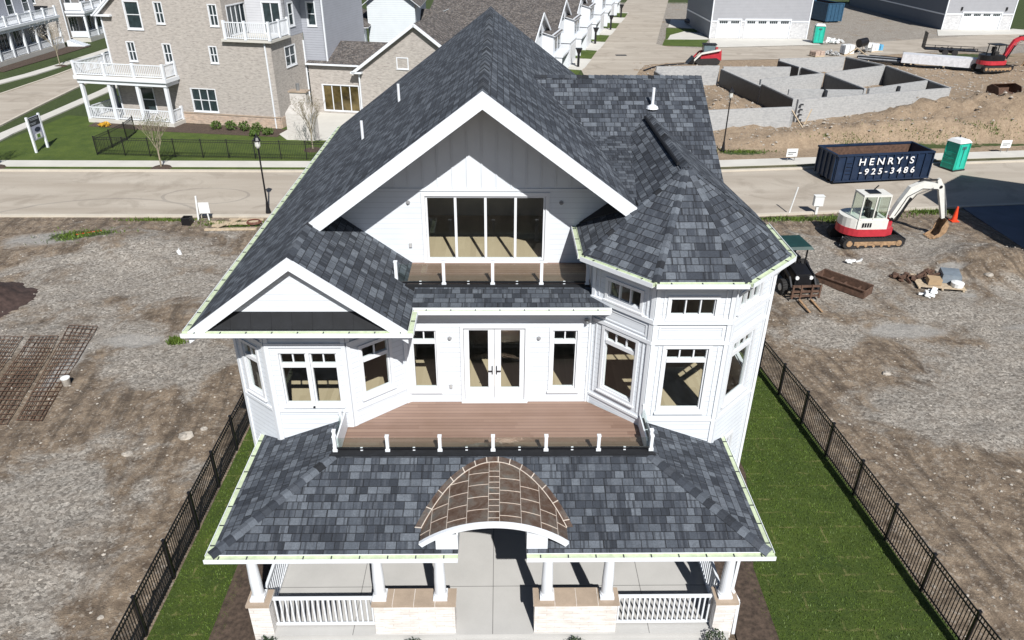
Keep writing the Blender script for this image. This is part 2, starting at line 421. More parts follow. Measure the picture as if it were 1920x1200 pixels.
M_LEAF = simple("young_leaf", (.10,.12,.03), .7, var=.5, sc=9)
M_SHRUB = simple("shrub_leaf", (.07,.12,.02), .7, var=.6, sc=9)
M_YFLOW = simple("yellow_flowers", (.65,.36,.03), .7, var=.3, sc=9)
M_STN = simple("limestone_rubble", (.38,.345,.30), .9, var=.35, sc=4)
M_SOIL = simple("dark_topsoil", (.055,.035,.03), .95, var=.4, sc=5, bump=.9, bsc=14)
M_SILV = simple("silver_car_paint", (.45,.47,.5), .25, metal=.5, var=.05)
M_CARB = simple("dark_car_paint", (.03,.035,.05), .25, var=.05)

# ---------------------------------------------------------------- ground
def sm(a, b, x):
    t = min(1, max(0, (x-a)/(b-a))); return t*t*(3-2*t)
def bend(x):                                     # the street turns slightly right of the house
    return max(0, x-13)*.112
MOUNDS = [(-20.3,36.6,4.2,2.3,.55),(25.6,34.6,3.0,2.4,1.0),(-14,14.5,3.0,.9,.2),(-12.5,11.8,2.2,.35,.28),(16.5,14.5,1.2,5,.15),
          (20.2,35.2,1.8,1.2,.15),(-24.5,27.3,2.6,1.0,.5),
          (33,59.0,12,2.8,1.5),(46,64,9,4.5,1.7),(58,70,10,7,1.9),(47,74,4,3,.3),(24,57,5,1.8,.5),(19.8,61.8,0.1,.1,0),
          (70,88,10,7,2.0),(60,60,14,4,1.2),(20.0,67,3.2,6,1.35),(28.5,78,3,1.5,.9),(30,72.2,2.6,1.8,1.1),(38,75.5,3,2,.9),(36,83.3,2.5,1,.9),(37.5,64.2,7,2.2,1.5),(45,61.5,7,2.5,1.2)]
def flat(x, y):
    """1 where bare lots may undulate, 0 under streets, lawns and buildings"""
    f = 0
    if y < 41.5+bend(x):
        if x < -9.1: f = sm(-9.1, -10.2, x)*sm(41.4, 40, y)
        if x > 10.9: f = sm(11.4, 12.4, x)*sm(41.5+bend(x), 40+bend(x), y)
        if y < 9: f *= sm(3, 9, y)
        if x > 27.5: f *= sm(30, 27.5, x) 
    elif y > 55.2+bend(x) and x > 14.5 and y < 104: f = sm(14.5, 16.5, x)*sm(55.2+bend(x), 56.6+bend(x), y)*sm(96+max(0,x-45)*.3, 91+max(0,x-45)*.3, y)
    return f
def hgt(x, y):
    f = flat(x, y)
    if f <= 0: return -.02
    z = .10*noise.fractal(Vector((x*.35, y*.35, 1)), 1, 2, 4)+.07*noise.noise(Vector((x*1.1, y*1.1, 3)))*(1+noise.noise(Vector((x*.2, y*.2, 5))))+.03*noise.noise(Vector((x*2.6, y*2.6, 8)))
    for mx, my, rx, ry, h in MOUNDS:
        d = ((x-mx)/rx)**2+((y-my)/ry)**2
        if d < 6: z += h*math.exp(-d*1.3)*(1+.35*noise.noise(Vector((x*1.4, y*1.4, 9)))+.15*noise.noise(Vector((x*4, y*4, 2))))
    return -.02+f*(z+.04)
def blob(x, y, L):
    return max([math.exp(-(((x-a)/rx)**2+((y-b)/ry)**2)) for a, b, rx, ry in L] or [0])
GRAV = [(-19,33.5,7,5.5),(-13,25.6,4,2.6),(-14,17,3.6,3.4),(-19,27.5,5,2.2),(-15,13,4,2.5),(-13,33,3,4),(17,34,5,5),(23,29,6,4),(22,37,5,3),(17,22,4,3),(20,24,4,4),(14,27.5,2.2,1.6),(-14,11.5,4,2.5)]
PALE = [(-15.5,27.0,1.7,.7),(-17.3,25,.5,2.5),(18,27.8,2.4,.8),(23.0,33.9,1.1,.5),(24,28,2,.5),(-25,38,3,1.4),(22.5,31.2,.6,.3),(51,105,6,2)]
GRN = [(-23.2,38.2,2.1,1.1),(17.5,41.4,2.6,.5),(23,42.3,2.4,.45),(27,43.0,2.0,.35),(18.5,55.3,3,.45),(34.5,57.2,4.5,.7),(40.5,57.9,4,.4),(-13.7,26.9,.35,.25),(-15.5,40.2,2.2,.35),(20.3,41.6,1.4,.5),(60,100,9,2),(57,92,6,.8)]
def axis(segs):
    out = []
    for a, b, st in segs: 
        n = max(1, round((b-a)/st)); out += [a+(b-a)*i/n for i in range(n)]
    return out+[segs[-1][1]]
xs = axis([(-900,-120,130),(-120,-40,8),(-40,-27,1.0),(-27,-9,.28),(-9,11.2,2.5),(11.2,32,.28),(32,72,.6),(72,130,8),(130,900,130)])
ys = axis([(-300,0,60),(0,9,1.5),(9,42,.28),(42,55,1.0),(55,100,.55),(100,130,3),(130,300,20),(300,1500,200)])
nx, ny = len(xs), len(ys)
gv = []; gm = []
for y in ys:
    for x in xs:
        z = hgt(x, y); gv.append((x, y, z))
        if y > 50: rr = .12
        else: rr = .15+.75*blob(x, y, GRAV)
        if y > 100 : rr = .8
        rr = min(1, rr); 
        bb = blob(x, y, GRN)
        if abs(x) > 75 or y > 165 or (x < 14 and y > 50): bb = 1
        if 46 < x < 68 and 104 < y < 165: bb = 0
        gm += [rr, blob(x, y, PALE), bb, 1]
gf = [(j*nx+i, j*nx+i+1, (j+1)*nx+i+1, (j+1)*nx+i) for j in range(ny-1) for i in range(nx-1)]
me = bpy.data.meshes.new("ground"); me.from_pydata(gv, [], gf); me.materials.append(M_GROUND)
ca = me.color_attributes.new("mask", 'FLOAT_COLOR', 'POINT'); ca.data.foreach_set("color", gm)
me.polygons.foreach_set("use_smooth", [True]*len(gf))
gr = bpy.data.objects.new("ground", me); COL.objects.link(gr); gr['kind'] = 'structure'

X9 = 160
def strip(y0, y1):                                # a band that follows the bend
    return [(-X9, y0), (13, y0), (X9, y0+bend(X9)), (X9, y1+bend(X9)), (13, y1), (-X9, y1)]
sheet("street", strip(41.75, 50.15), .012, M_STREET)
mb = MB(); pr = strip(41.5, 41.75); mb.prism([(x,y,.10) for x,y in pr], (0,0,-.2)); 
pr = [(-42.6,50.15),(13,50.15),(X9,50.15+bend(X9)),(X9,50.4+bend(X9)),(13,50.4),(-42.6,50.4)]; mb.prism([(x,y,.12) for x,y in pr], (0,0,-.2))
o = mb.build("kerb", M_KERB, loc=Z0); o['kind'] = 'structure'
sheet("grass_verge", [(-38.5,50.4),(14.6,50.4),(14.6,51.15),(-38.5,51.15)], .05, M_GRASS, th=.1)
sheet("pavement", [(-38.5,51.15),(14.6,51.15),(14.6,52.55),(-39.6,52.55)], .085, M_WALK, th=.12)
sheet("pavement", [(14.6,51.2+bend(14.6)),(X9,51.4+bend(X9)),(X9,53.1+bend(X9)),(14.6,52.7+bend(14.6))], .085, M_WALK, th=.12)
sheet("grass_verge", [(15.6,50.4+bend(15.6)),(X9,50.4+bend(X9)),(X9,51.4+bend(X9)),(15.6,51.2+bend(15.6))], .04, grassmat("patchy_grass", False, (.06,.075,.02), (.22,.19,.11)), th=.1)
sheet("lawn", [(-39.3,52.55),(-7,52.55),(-7,66.8),(-18,67.3),(-18.3,61.5),(-26,63.2),(-38.2,66.2)], .03, M_GRASS, th=.06)
# side street on the left
def off(p, d): return [(x+d, y) for x, y in p]
LS = [(-43.6,50.3),(-42.2,56),(-42.1,62.7),(-42.7,69),(-43.3,77),(-43.6,86),(-42,110),(-38,150)]
RS = [(x-6.0-.2*i, y) for i, (x, y) in enumerate(LS)]; RS = [(-52,50.3),(-50.5,60),(-49.8,68),(-48.9,75),(-48.5,84),(-48.6,92),(-47,112),(-43,150)]
sheet("side_street", LS+RS[::-1], .016, M_STREET)
mb = MB()
for P, dx in ((LS, .25), (RS, -.25)):
    for (a, b) in zip(P[:-1], P[1:]):
        mb.prism([(a[0],a[1],.1),(b[0],b[1],.1),(b[0]+dx,b[1],.1),(a[0]+dx,a[1],.1)], (0,0,-.12))
o = mb.build("kerb", M_KERB, loc=Z0); o['kind'] = 'structure'
sheet("pavement", [(-40.6,52.5),(-40.5,60),(-40.3,67),(-40.2,76),(-40.6,88),(-39.3,88),(-39.0,76),(-39.2,67),(-39.4,60),(-38.8,52.5)], .08, M_WALK, th=.1)
sheet("pavement", [(-53.5,60),(-52.4,76),(-50.9,84.5),(-50.4,92),(-49.6,112),(-51,112),(-51.7,92),(-52.3,84.5),(-53.8,76),(-55,60)], .08, M_WALK, th=.1)
sheet("mulch_bed", [(-34.6,62.4),(-26.9,60.6),(-18.0,59.2),(-17.4,61.4),(-27,63.5),(-34.6,65.2)], .05, M_MULCH, th=.05)
# alley and far road
sheet("alley", [(9.4,52.9),(15.0,52.9),(15.4,86),(16.4,89.5),(19.5,93.0),(26,95.5),(45,98.0),(78,111.5),(130,124),(130,133),(78,120.5),(46,108.2),(28,105.0),(23.0,106),(21.8,108.5),(38.2,180),(29.5,180),(9.4,91)], .014, M_STREET)
sheet("driveway", [(28.6,105.6),(45.0,108.6),(44.9,113.9),(30.6,113.9)], .05, M_WALK, th=.04)
sheet("driveway", [(66.5,117.9),(88,121.2),(83,126),(81.6,125.0),(70.4,124.4),(69.8,124.4)], .05, M_WALK, th=.04)
sheet("driveway", [(24.2,112.5),(30.4,113.0),(30.5,119),(28.5,121),(25.5,117)], .04, M_WALK, th=.04)
sheet("driveway", [(27,126),(31.8,124),(33,132),(29.5,136)], .04, M_WALK, th=.04)
sheet("lawn", [(22.4,107.2),(27.8,106.2),(30.2,112.6),(23.8,112.6)], .035, M_GRASS, th=.04)
sheet("lawn", [(24,113),(30,120),(31.5,123.5),(26.5,125)], .035, M_GRASS, th=.04)
sheet("driveway", [(28.6,30),(44,30),(44,45.2),(28.9,43.3)], .05, concrete("dark_paving", (.13,.15,.19), .15), th=.06)
# lots beside the house
FR = [(11.95,8.5),(11.31,13.68),(11.1,17.47),(10.8,21.18),(10.55,23.2),(10.1,30),(9.8,34),(9.6,40.5)]
sheet("lawn", [(-8.86,8.5),(-6.9,8.5),(-6.9,40),(-8.86,40)], .02, M_SOD, th=.05)
sheet("lawn", [(6.2,8.5)]+[(x+.07,y) for x, y in FR]+[(6.2,40)], .02, M_SOD, th=.05)
sheet("mulch_bed", [(-7.0,8.5),(-6.02,8.5),(-6.02,17),(-7.1,17.2),(-7.35,18.5),(-7.3,12)], .045, M_MULCH, th=.05)
sheet("mulch_bed", [(5.95,8.5),(6.75,8.5),(7.0,12),(7.05,14.5),(7.6,16.6),(8.0,18.5),(7.9,20.5),(7.2,20.5),(5.95,16)], .045, M_MULCH, th=.05)
# blades of sod near the camera
rng = np.random.default_rng(3)
def blades(name, n, poly_x, y0, y1, seed, mat, h=.05):
    y = rng.uniform(y0, y1, n)**1.0; lo = np.array([poly_x(v)[0] for v in y]); hi = np.array([poly_x(v)[1] for v in y])
    x = lo+(hi-lo)*rng.uniform(0, 1, n); a = rng.uniform(0, 6.28, n); hh = rng.uniform(.5, 1.2, n)*h; wd = .012
    P = np.zeros((n, 3, 3)); dx = np.cos(a)*wd; dy = np.sin(a)*wd
    P[:,0] = np.stack([x-dx, y-dy, np.full(n, .018)], 1); P[:,1] = np.stack([x+dx, y+dy, np.full(n, .018)], 1)
    P[:,2] = np.stack([x+rng.normal(0, .02, n), y+rng.normal(0, .02, n), .02+hh], 1)
    me = bpy.data.meshes.new(name); me.from_pydata(P.reshape(-1, 3).tolist(), [], np.arange(n*3).reshape(-1, 3).tolist()); me.materials.append(mat)
    o = bpy.data.objects.new(name, me); COL.objects.link(o); o['kind'] = 'stuff'; return o
def frx(y):
    for (a, b) in zip(FR[:-1], FR[1:]):
        if a[1] <= y <= b[1]: return a[0]+(b[0]-a[0])*(y-a[1])/(b[1]-a[1])
    return 11.9
g1 = blades("grass", 30000, lambda y: (6.8 if y < 15 else 7.7, frx(y)-.05), 11.2, 27, 1, M_BLADE)
tag(g1, "short sod grass blades on the lawn right of the white house", "grass")
g2 = blades("grass", 12000, lambda y: (-8.85, -7.0), 11.2, 22, 2, M_BLADE)
tag(g2, "short sod grass blades on the strip left of the white house", "grass")
# scattered stones
def rubble(name, n, xr, yr, label, smin=.02, smax=.07, seed=1, mat=None, power=3):
    r = random.Random(seed); mb = MB()
    ico = [(0,0,1),(.9,0,.3),(.3,.85,.3),(-.7,.5,.3),(-.7,-.5,.3),(.3,-.85,.3),(0,0,-.5)]
    fc = [(0,1,2),(0,2,3),(0,3,4),(0,4,5),(0,5,1),(1,6,2),(2,6,3),(3,6,4),(4,6,5),(5,6,1)]
    k = 0
    while k < n:
        x = r.uniform(*xr); y = r.uniform(*yr)
        if flat(x, y) < .3: k += 1; continue
        s = smin+(smax-smin)*r.random()**power; a = r.uniform(0, 6.3); ca, sa = math.cos(a), math.sin(a); sx = r.uniform(.7, 1.4); z = hgt(x, y)
        mb.add([(x+s*(ca*px*sx-sa*py), y+s*(sa*px*sx+ca*py), z+s*pz*.8) for px, py, pz in [(q[0]*r.uniform(.7,1.3), q[1]*r.uniform(.7,1.3), q[2]*r.uniform(.7,1.3)) for q in ico]], fc)
        k += 1
    o = mb.build(name, mat or M_STN, loc=Z0); tag(o, label, "gravel", kind='stuff'); return o
rubble("gravel", 7000, (-26,-9.3), (9.5,41), "loose pale stones scattered over the bare lot on the left", .012, .07, 4, power=9)
rubble("gravel", 7000, (11.6,28.5), (10,41.5), "loose pale stones scattered over the bare lot on the right", .012, .07, 5, power=9)
rubble("gravel", 6000, (16,62), (56,92), "pale rubble scattered over the dirt bank by the foundation", .04, .2, 6, power=4)

# ---------------------------------------------------------------- wall frames, windows, gutters
class Fr:
    """a wall line seen from outside: u runs left to right, o is outward"""
    def __init__(s, a, b): s.a = Vector((a[0], a[1])); d = Vector((b[0]-a[0], b[1]-a[1])); s.L = d.length; s.d = d/s.L; s.n = Vector((s.d.y, -s.d.x))
    def p(s, u, o, z): q = s.a+s.d*u+s.n*o; return (q.x, q.y, z)
    def box(s, mb, u0, u1, o0, o1, z0, z1, mi=0):
        p = s.p; mb.hexa([p(u0,o1,z0), p(u1,o1,z0), p(u1,o0,z0), p(u0,o0,z0), p(u0,o1,z1), p(u1,o1,z1), p(u1,o0,z1), p(u0,o0,z1)], mi)
def wall(mb, F, u0, u1, z0, z1, holes=(), th=.14, mi=0, mi_in=None):
    us = sorted({u0, u1, *[h[0] for h in holes], *[h[1] for h in holes]}); zs = sorted({z0, z1, *[h[2] for h in holes], *[h[3] for h in holes]})
    mn = mi if mi_in is None else mi_in
    solid = lambda i, j: 0 <= i < len(us)-1 and 0 <= j < len(zs)-1 and not any(h[0]-1e-6 <= us[i] and us[i+1] <= h[1]+1e-6 and h[2]-1e-6 <= zs[j] and zs[j+1] <= h[3]+1e-6 for h in holes)
    for i in range(len(us)-1):
        for j in range(len(zs)-1):
            if not solid(i, j): continue
            a, b, c, d = us[i], us[i+1], zs[j], zs[j+1]; p = F.p
            mb.add([p(a,0,c), p(b,0,c), p(b,0,d), p(a,0,d)], [(0,1,2,3)], mi)
            mb.add([p(a,-th,c), p(b,-th,c), p(b,-th,d), p(a,-th,d)], [(3,2,1,0)], mn)
            if not solid(i-1, j): mb.add([p(a,0,c), p(a,0,d), p(a,-th,d), p(a,-th,c)], [(0,1,2,3)], mi)
            if not solid(i+1, j): mb.add([p(b,0,c), p(b,-th,c), p(b,-th,d), p(b,0,d)], [(0,1,2,3)], mi)
            if not solid(i, j-1): mb.add([p(a,0,c), p(a,-th,c), p(b,-th,c), p(b,0,c)], [(0,1,2,3)], mi)
            if not solid(i, j+1): mb.add([p(a,0,d), p(b,0,d), p(b,-th,d), p(a,-th,d)], [(0,1,2,3)], mi)
def window(F, u0, u1, z0, z1, parent, cols=(), trans=None, tcols=(), cas=.085, off=None, glass=None, name="window", fr=.045, sill=True, split=None, thin=.035):
    mb = MB(); b = F.box
    if cas:
        b(mb, u0-cas, u0, -.004, .03, z0-cas, z1+cas); b(mb, u1, u1+cas, -.004, .03, z0-cas, z1+cas)
        b(mb, u0, u1, -.004, .03, z1, z1+cas); b(mb, u0, u1, -.004, .03, z0-cas, z0)
        if sill: b(mb, u0-cas-.03, u1+cas+.03, -.004, .07, z0-cas-.045, z0-cas)
    e = .002
    b(mb, u0+e, u0+fr, -.10, -.02, z0+e, z1-e); b(mb, u1-fr, u1-e, -.10, -.02, z0+e, z1-e)
    b(mb, u0+fr, u1-fr, -.10, -.02, z0+e, z0+fr); b(mb, u0+fr, u1-fr, -.10, -.02, z1-fr, z1-e)
    ztop = z1-fr
    if trans:
        b(mb, u0+fr, u1-fr, -.11, .0, trans-.055, trans+.055)
        for c in tcols: x = u0+(u1-u0)*c; b(mb, x-.018, x+.018, -.08, -.035, trans+.055, z1-fr)
        ztop = trans-.055
    for c in cols: x = u0+(u1-u0)*c; b(mb, x-thin, x+thin, -.105, -.015, z0+fr, ztop)
    if split:
        zm = z0+(z1-z0)*split; b(mb, u0+fr, u1-fr, -.1, -.025, zm-.03, zm+.03)
    o = mb.build(name, M_CAS, parent, off)
    g = MB(); p = F.p
    g.add([p(u0+fr*.5,-.06,z0+fr*.5), p(u1-fr*.5,-.06,z0+fr*.5), p(u1-fr*.5,-.06,z1-fr*.5), p(u0+fr*.5,-.06,z1-fr*.5)], [(0,1,2,3)])
    g.build("pane", glass or M_GLASS, o, off)
    return o
def gutter(mb, a, b, z, clips=True):
    """a->b with the outside on the right-hand side; z is the top of the eave"""
    F = Fr(a, b)
    F.box(mb, 0, F.L, 0, .012, z-.13, z-.004, 1)                       # back
    F.box(mb, 0, F.L, .012, .13, z-.115, z-.102, 0)                   # bottom
    F.box(mb, 0, F.L, .125, .14, z-.117, z, 0)                        # front lip
    F.box(mb, 0.004, F.L-.004, .0125, .1245, z-.1015, z-.03, 1)       # green film inside
    if clips:
        n = max(1, int(F.L/.62))
        for i in range(n):
            u = (i+.5)*F.L/n; F.box(mb, u-.012, u+.012, .002, .136, z-.028, z-.012, 2)

# ================================================================= THE WHITE HOUSE
H = thing("white_house", "large white house with charcoal shingle roofs, corner turret and stacked balconies", "house", (-.2, 17.2, 0))
PI4 = math.pi/4
KM = .737                                                            # main roof pitch
zm = lambda x: 12.3-KM*abs(x+.43)
T0 = (4.8, 18.35); TA = 10.35; TP = .75
# wall lines
Fd = Fr((-2.56,17.24),(2.44,17.24)); FbR = Fr((-3.95,16.1),(-2.56,17.24)); FbF = Fr((-6.0,16.1),(-3.95,16.1)); FbL = Fr((-7.1,17.0),(-6.0,16.1))
FtL = Fr((2.44,17.38),(3.82,16.0)); FtF = Fr((3.82,16.0),(5.78,16.0)); FtR = Fr((5.78,16.0),(7.15,17.38)); FtS = Fr((7.15,17.38),(7.15,19.32)); FtB = Fr((7.15,19.32),(6.35,20.15))
FtW = Fr((2.44,19.3),(2.44,17.38)); FsL = Fr((-7.1,35.0),(-7.1,17.0)); FsR = Fr((6.35,20.15),(6.35,35.0)); FbK = Fr((6.35,35.0),(-7.1,35.0))
w = MB()
dz = 3.8
wall(w, Fd, 0, Fd.L, dz-.05, 7.0, [(.14,.81,4.24,6.13), (3.98,4.65,4.24,6.13), (1.55,3.23,3.86,6.2)], mi_in=1)
wall(w, FbR, 0, FbR.L, 0, 7.0, [(.42,1.24,4.62,6.10)], mi_in=1)
wall(w, FbF, 0, FbF.L, 0, 7.0, [(.32,1.02,4.52,6.12), (1.10,1.80,4.52,6.12)], mi_in=1)
wall(w, FbL, 0, FbL.L, 0, 7.0, [(.36,.99,4.6,6.08)], mi_in=1)
wall(w, FtL, 0, FtL.L, 0, 8.15, [(.50,1.52,4.42,6.30), (.50,1.52,7.27,7.73)], mi_in=1)
wall(w, FtF, 0, FtF.L, 0, 8.15, [(.40,1.50,4.40,6.30), (.38,1.50,7.25,7.72)], mi_in=1)
wall(w, FtR, 0, FtR.L, 0, 8.15, [(.32,1.42,4.45,6.30), (.30,1.36,7.30,7.72), (.35,1.2,1.5,2.9)], mi_in=1)
wall(w, FtS, 0, FtS.L, 0, 8.15, [(.45,1.5,4.45,6.3)], mi_in=1); wall(w, FtB, 0, FtB.L, 0, 8.0, mi_in=1)
wall(w, FtW, 0, FtW.L, 6.9, 8.15, mi_in=1)
wall(w, FsL, 0, FsL.L, 0, 6.95, [(4,5.2,4.6,6.1),(10,11.2,4.6,6.1)], mi_in=1)
wall(w, FsR, 0, FsR.L, 0, 7.0, mi_in=1); wall(w, FbK, 0, FbK.L, 0, 6.95, mi_in=1)
wall(w, Fr((-6.9,17.0),(6.2,17.0)), 2.6, 9.8, .25, 3.7, [(5.6,7.6,.3,2.6)], mi_in=1)        # ground floor front wall under the porch
H_wall = w.build("wall", [M_LAP, M_IWALL], H)
# back gable wall
g = MB(); g.prism([(-7.1,34.95,6.95),(6.35,34.95,6.95),(6.35,34.95,7.15),(-.43,34.95,12.2),(-7.1,34.95,7.15)], (0,-.12,0)); g.build("gable_wall", M_LAP, H)
# upper gable wall around the glass doors
GY = 19.3; g = MB()
S = [-2.1, 1.27]; zt = 9.2; ro = lambda x: zm(x)-.17
for poly in ([(-5.2,7.1),(S[0],7.1),(S[0],ro(S[0])),(-5.2,ro(-5.2))], [(S[1],7.1),(3.45,7.1),(3.45,ro(3.45)),(S[1],ro(S[1]))],
             [(S[0],zt),(S[1],zt),(S[1],ro(S[1])),(-.43,ro(-.43)),(S[0],ro(S[0]))]):
    g.prism([(x,GY,z) for x, z in poly], (0,.14,0))
x = -4.9
while x < 3.3:                                                      # battens above the seam
    if abs(x+.43) > .02 and ro(x) > 9.5: g.box(x-.018, x+.018, GY-.022, GY, 9.42, ro(x)-.03)
    x += .4
g.box(-4.05, 3.2, GY-.03, GY, 9.33, 9.41)
g.build("gable_wall", M_UP, H)
FG = Fr((-2.1,GY),(1.27,GY))
window(FG, .02, FG.L-.02, 7.26, 9.19, H, cols=(.25,.5,.75), name="sliding_door", cas=.10, fr=.06, sill=False)
# windows
window(Fd, .14,.81,4.24,6.13,H,trans=5.76,tcols=(.5,)); window(Fd, 3.98,4.65,4.24,6.13,H,trans=5.76,tcols=(.5,))
window(FbR,.42,1.24,4.62,6.10,H,trans=5.70,tcols=(.5,)); window(FbL,.36,.99,4.6,6.08,H,trans=5.68,tcols=(.5,))
window(FbF,.32,1.02,4.52,6.12,H,trans=5.73,tcols=(.5,),cas=.04); window(FbF,1.10,1.80,4.52,6.12,H,trans=5.73,tcols=(.5,),cas=.04)
for F, a, b, c, d in ((FtL,.50,1.52,4.42,6.30),(FtF,.40,1.50,4.40,6.30),(FtR,.32,1.42,4.45,6.30),(FtS,.45,1.5,4.45,6.3)):
    window(F,a,b,c,d,H,trans=5.93,tcols=(.34,.67))
for F, a, b, c, d in ((FtL,.50,1.52,7.27,7.73),(FtF,.38,1.50,7.25,7.72),(FtR,.30,1.36,7.30,7.72)):
    o = window(F,a,b,c,d,H,cols=(.34,.67),fr=.028,thin=.016)
window(FtR,.35,1.2,1.5,2.9,H); window(FsL,4,5.2,4.6,6.1,H); window(FsL,10,11.2,4.6,6.1,H)
window(Fr((-6.9,17.0),(6.2,17.0)),5.6,7.6,.3,2.6,H,cols=(.5,),name="front_door",sill=False)
# french doors
d = MB(); b = Fd.box
b(d,1.46,1.55,-.004,.035,3.82,6.27); b(d,3.23,3.32,-.004,.035,3.82,6.27); b(d,1.55,3.23,-.004,.035,6.2,6.29); b(d,1.46,3.32,-.0,.10,3.79,3.83)
for a0, a1, g0, g1 in ((1.56,2.385,1.70,2.22),(2.395,3.22,2.57,3.09)):
    b(d,a0,g0,-.09,-.02,3.87,6.19); b(d,g1,a1,-.09,-.02,3.87,6.19); b(d,g0,g1,-.09,-.02,3.87,4.24); b(d,g0,g1,-.09,-.02,6.12,6.19)
fd = d.build("french_door", M_CAS, H)
d = MB(); 
for g0, g1 in ((1.70,2.22),(2.57,3.09)): d.add([Fd.p(g0,-.05,4.24),Fd.p(g1,-.05,4.24),Fd.p(g1,-.05,6.12),Fd.p(g0,-.05,6.12)],[(0,1,2,3)])
d.build("pane", M_GLASS, fd)
for u, s in ((2.33,-1),(2.45,1)):
    d = MB(); b(d,u-.012,u+.012,-.02,.015,4.72,4.98); b(d,min(u,u+s*.12),max(u,u+s*.12),.015,.04,4.82,4.845); d.build("door_handle", M_BLM, fd)
# trims: corner boards, bands and panel frames
t = MB()
for F in (FtL, FtF, FtR, FtS):
    e = F.L; b = F.box
    for zz, hh, oo in ((6.42,.10,.045),(7.02,.12,.06),(4.02,.07,.04),(8.0,.14,.03)): b(t, -.02, e+.02, -.003, oo, zz, zz+hh)
    for u in (0, e-.10): b(t, u, u+.10, -.003, .035, 0, 6.42); b(t, u, u+.10, -.003, .035, 7.14, 8.0); b(t, u, u+.10, -.003, .035, 6.52, 7.02)
    b(t, .16, e-.16, -.003, .018, 6.58, 6.62); b(t, .16, e-.16, -.003, .018, 6.9, 6.94)
    b(t, .16, .2, -.003, .018, 6.62, 6.9); b(t, e-.2, e-.16, -.003, .018, 6.62, 6.9)
    b(t, .2, .235, -.003, .018, 4.2, 6.35); b(t, e-.235, e-.2, -.003, .018, 4.2, 6.35)
    b(t, .2, .235, -.003, .018, 7.2, 7.95); b(t, e-.235, e-.2, -.003, .018, 7.2, 7.95)
for F in (FbL, FbF, FbR):
    e = F.L; b = F.box
    for u in (0, e-.11): b(t, u, u+.11, -.003, .035, 0, 6.85)
    b(t, 0, e, -.003, .05, 6.30, 6.42); b(t, .11, e-.11, -.003, .04, 4.28, 4.36); b(t, 0, e, -.003, .03, 6.6, 6.86)
Fd.box(t, 0, .05, -.003, .03, 3.8, 6.8); Fd.box(t, Fd.L-.05, Fd.L, -.003, .03, 3.8, 6.8); Fd.box(t, 0, Fd.L, -.003, .028, 6.5, 6.85)
FsL.box(t, FsL.L-.12, FsL.L, -.003, .03, 0, 6.9)
t.build("trim", M_WH, H)
# downspouts
for pts in ([(7.34,17.3,8.0),(7.24,17.42,7.7),(7.24,17.42,.1)], [(5.74,12.62,2.9),(5.72,12.62,1.38),(5.87,12.45,1.15),(5.86,12.35,.1)]):
    t = MB()
    for a, b_ in zip(pts[:-1], pts[1:]): t.beam(a, b_, .075, .06)
    t.build("downspout", M_WH, H)
# lamps and boxes on the walls
for F, u, z, nm in ((Fd,1.18,5.88,0),(Fd,3.60,5.88,0),(FG,-.44,9.0,0),(FG,3.78,9.0,0),(Fd,1.17,4.33,1),(FG,-.44,7.74,1),(Fd,4.86,6.47,2)):
    t = MB()
    if nm == 0:
        a = Vector(F.p(u,0,z)); n3 = Vector((F.n.x,F.n.y,0)); t.tube(a, a+n3*.03, .06, .055, 12); t.tube(a+n3*.03, a+n3*.07, .028, .022, 10)
        t.build("wall_lamp", simple("lamp_nickel", (.3,.3,.31), .4), H)
    elif nm == 1: F.box(t, u-.04,u+.04,0,.05,z-.06,z+.06); t.build("socket_cover", simple("grey_plastic",(.5,.5,.5),.5), H)
    else:
        a = Vector(F.p(u,0,z)); t.box(a.x-.05,a.x+.05,a.y-.10,a.y,z-.04,z+.05); t.tube((a.x,a.y-.1,z),(a.x+.03,a.y-.17,z-.05),.03,.04,8); t.build("camera_bracket", M_STEEL, H)

# ---- interior that shows through the glass
t = MB()
t.add([(-6.95,17.1,3.78),(-5.95,16.25,3.78),(-4.0,16.25,3.78),(-2.6,17.39,3.78),(2.5,17.39,3.78),(3.88,16.15,3.78),(5.7,16.15,3.78),(7.0,17.45,3.78),(7.0,19.3,3.78),(6.2,20.1,3.78),(6.2,34.8,3.78),(-6.95,34.8,3.78)], [tuple(range(12))])
t.box(-4.9,3.2,19.46,24,7.12,7.2)
t.build("interior_floor", M_FLOOR, H)
t = MB()
t.box(-6.95,6.2,22.6,22.72,3.79,6.7); t.box(-2.75,-2.63,19.6,22.59,3.79,6.7); t.box(2.3,2.42,19.8,22.59,3.79,6.7)
t.box(-3.6,2.8,23.0,23.12,7.21,9.55)
t.add([(-6.9,17.15,6.72),(-5.93,16.3,6.72),(-4.05,16.3,6.72),(-2.7,17.4,6.72),(2.4,17.4,6.72),(2.4,34.8,6.72),(-6.95,34.8,6.72)], [tuple(range(7))]); t.add([(2.42,20.2,6.72),(6.2,20.2,6.72),(6.2,34.8,6.72),(2.42,34.8,6.72)], [(0,1,2,3)])
t.box(2.0,6.2,20.75,20.87,6.73,8.1)
t.add([(3.85,16.15,8.05),(5.75,16.15,8.05),(7.0,17.45,8.05),(7.0,19.25,8.05),(6.2,20.1,8.05),(2.6,20.1,8.05),(2.6,17.45,8.05)], [tuple(range(7))])
t.build("interior_wall", M_IWALL, H)

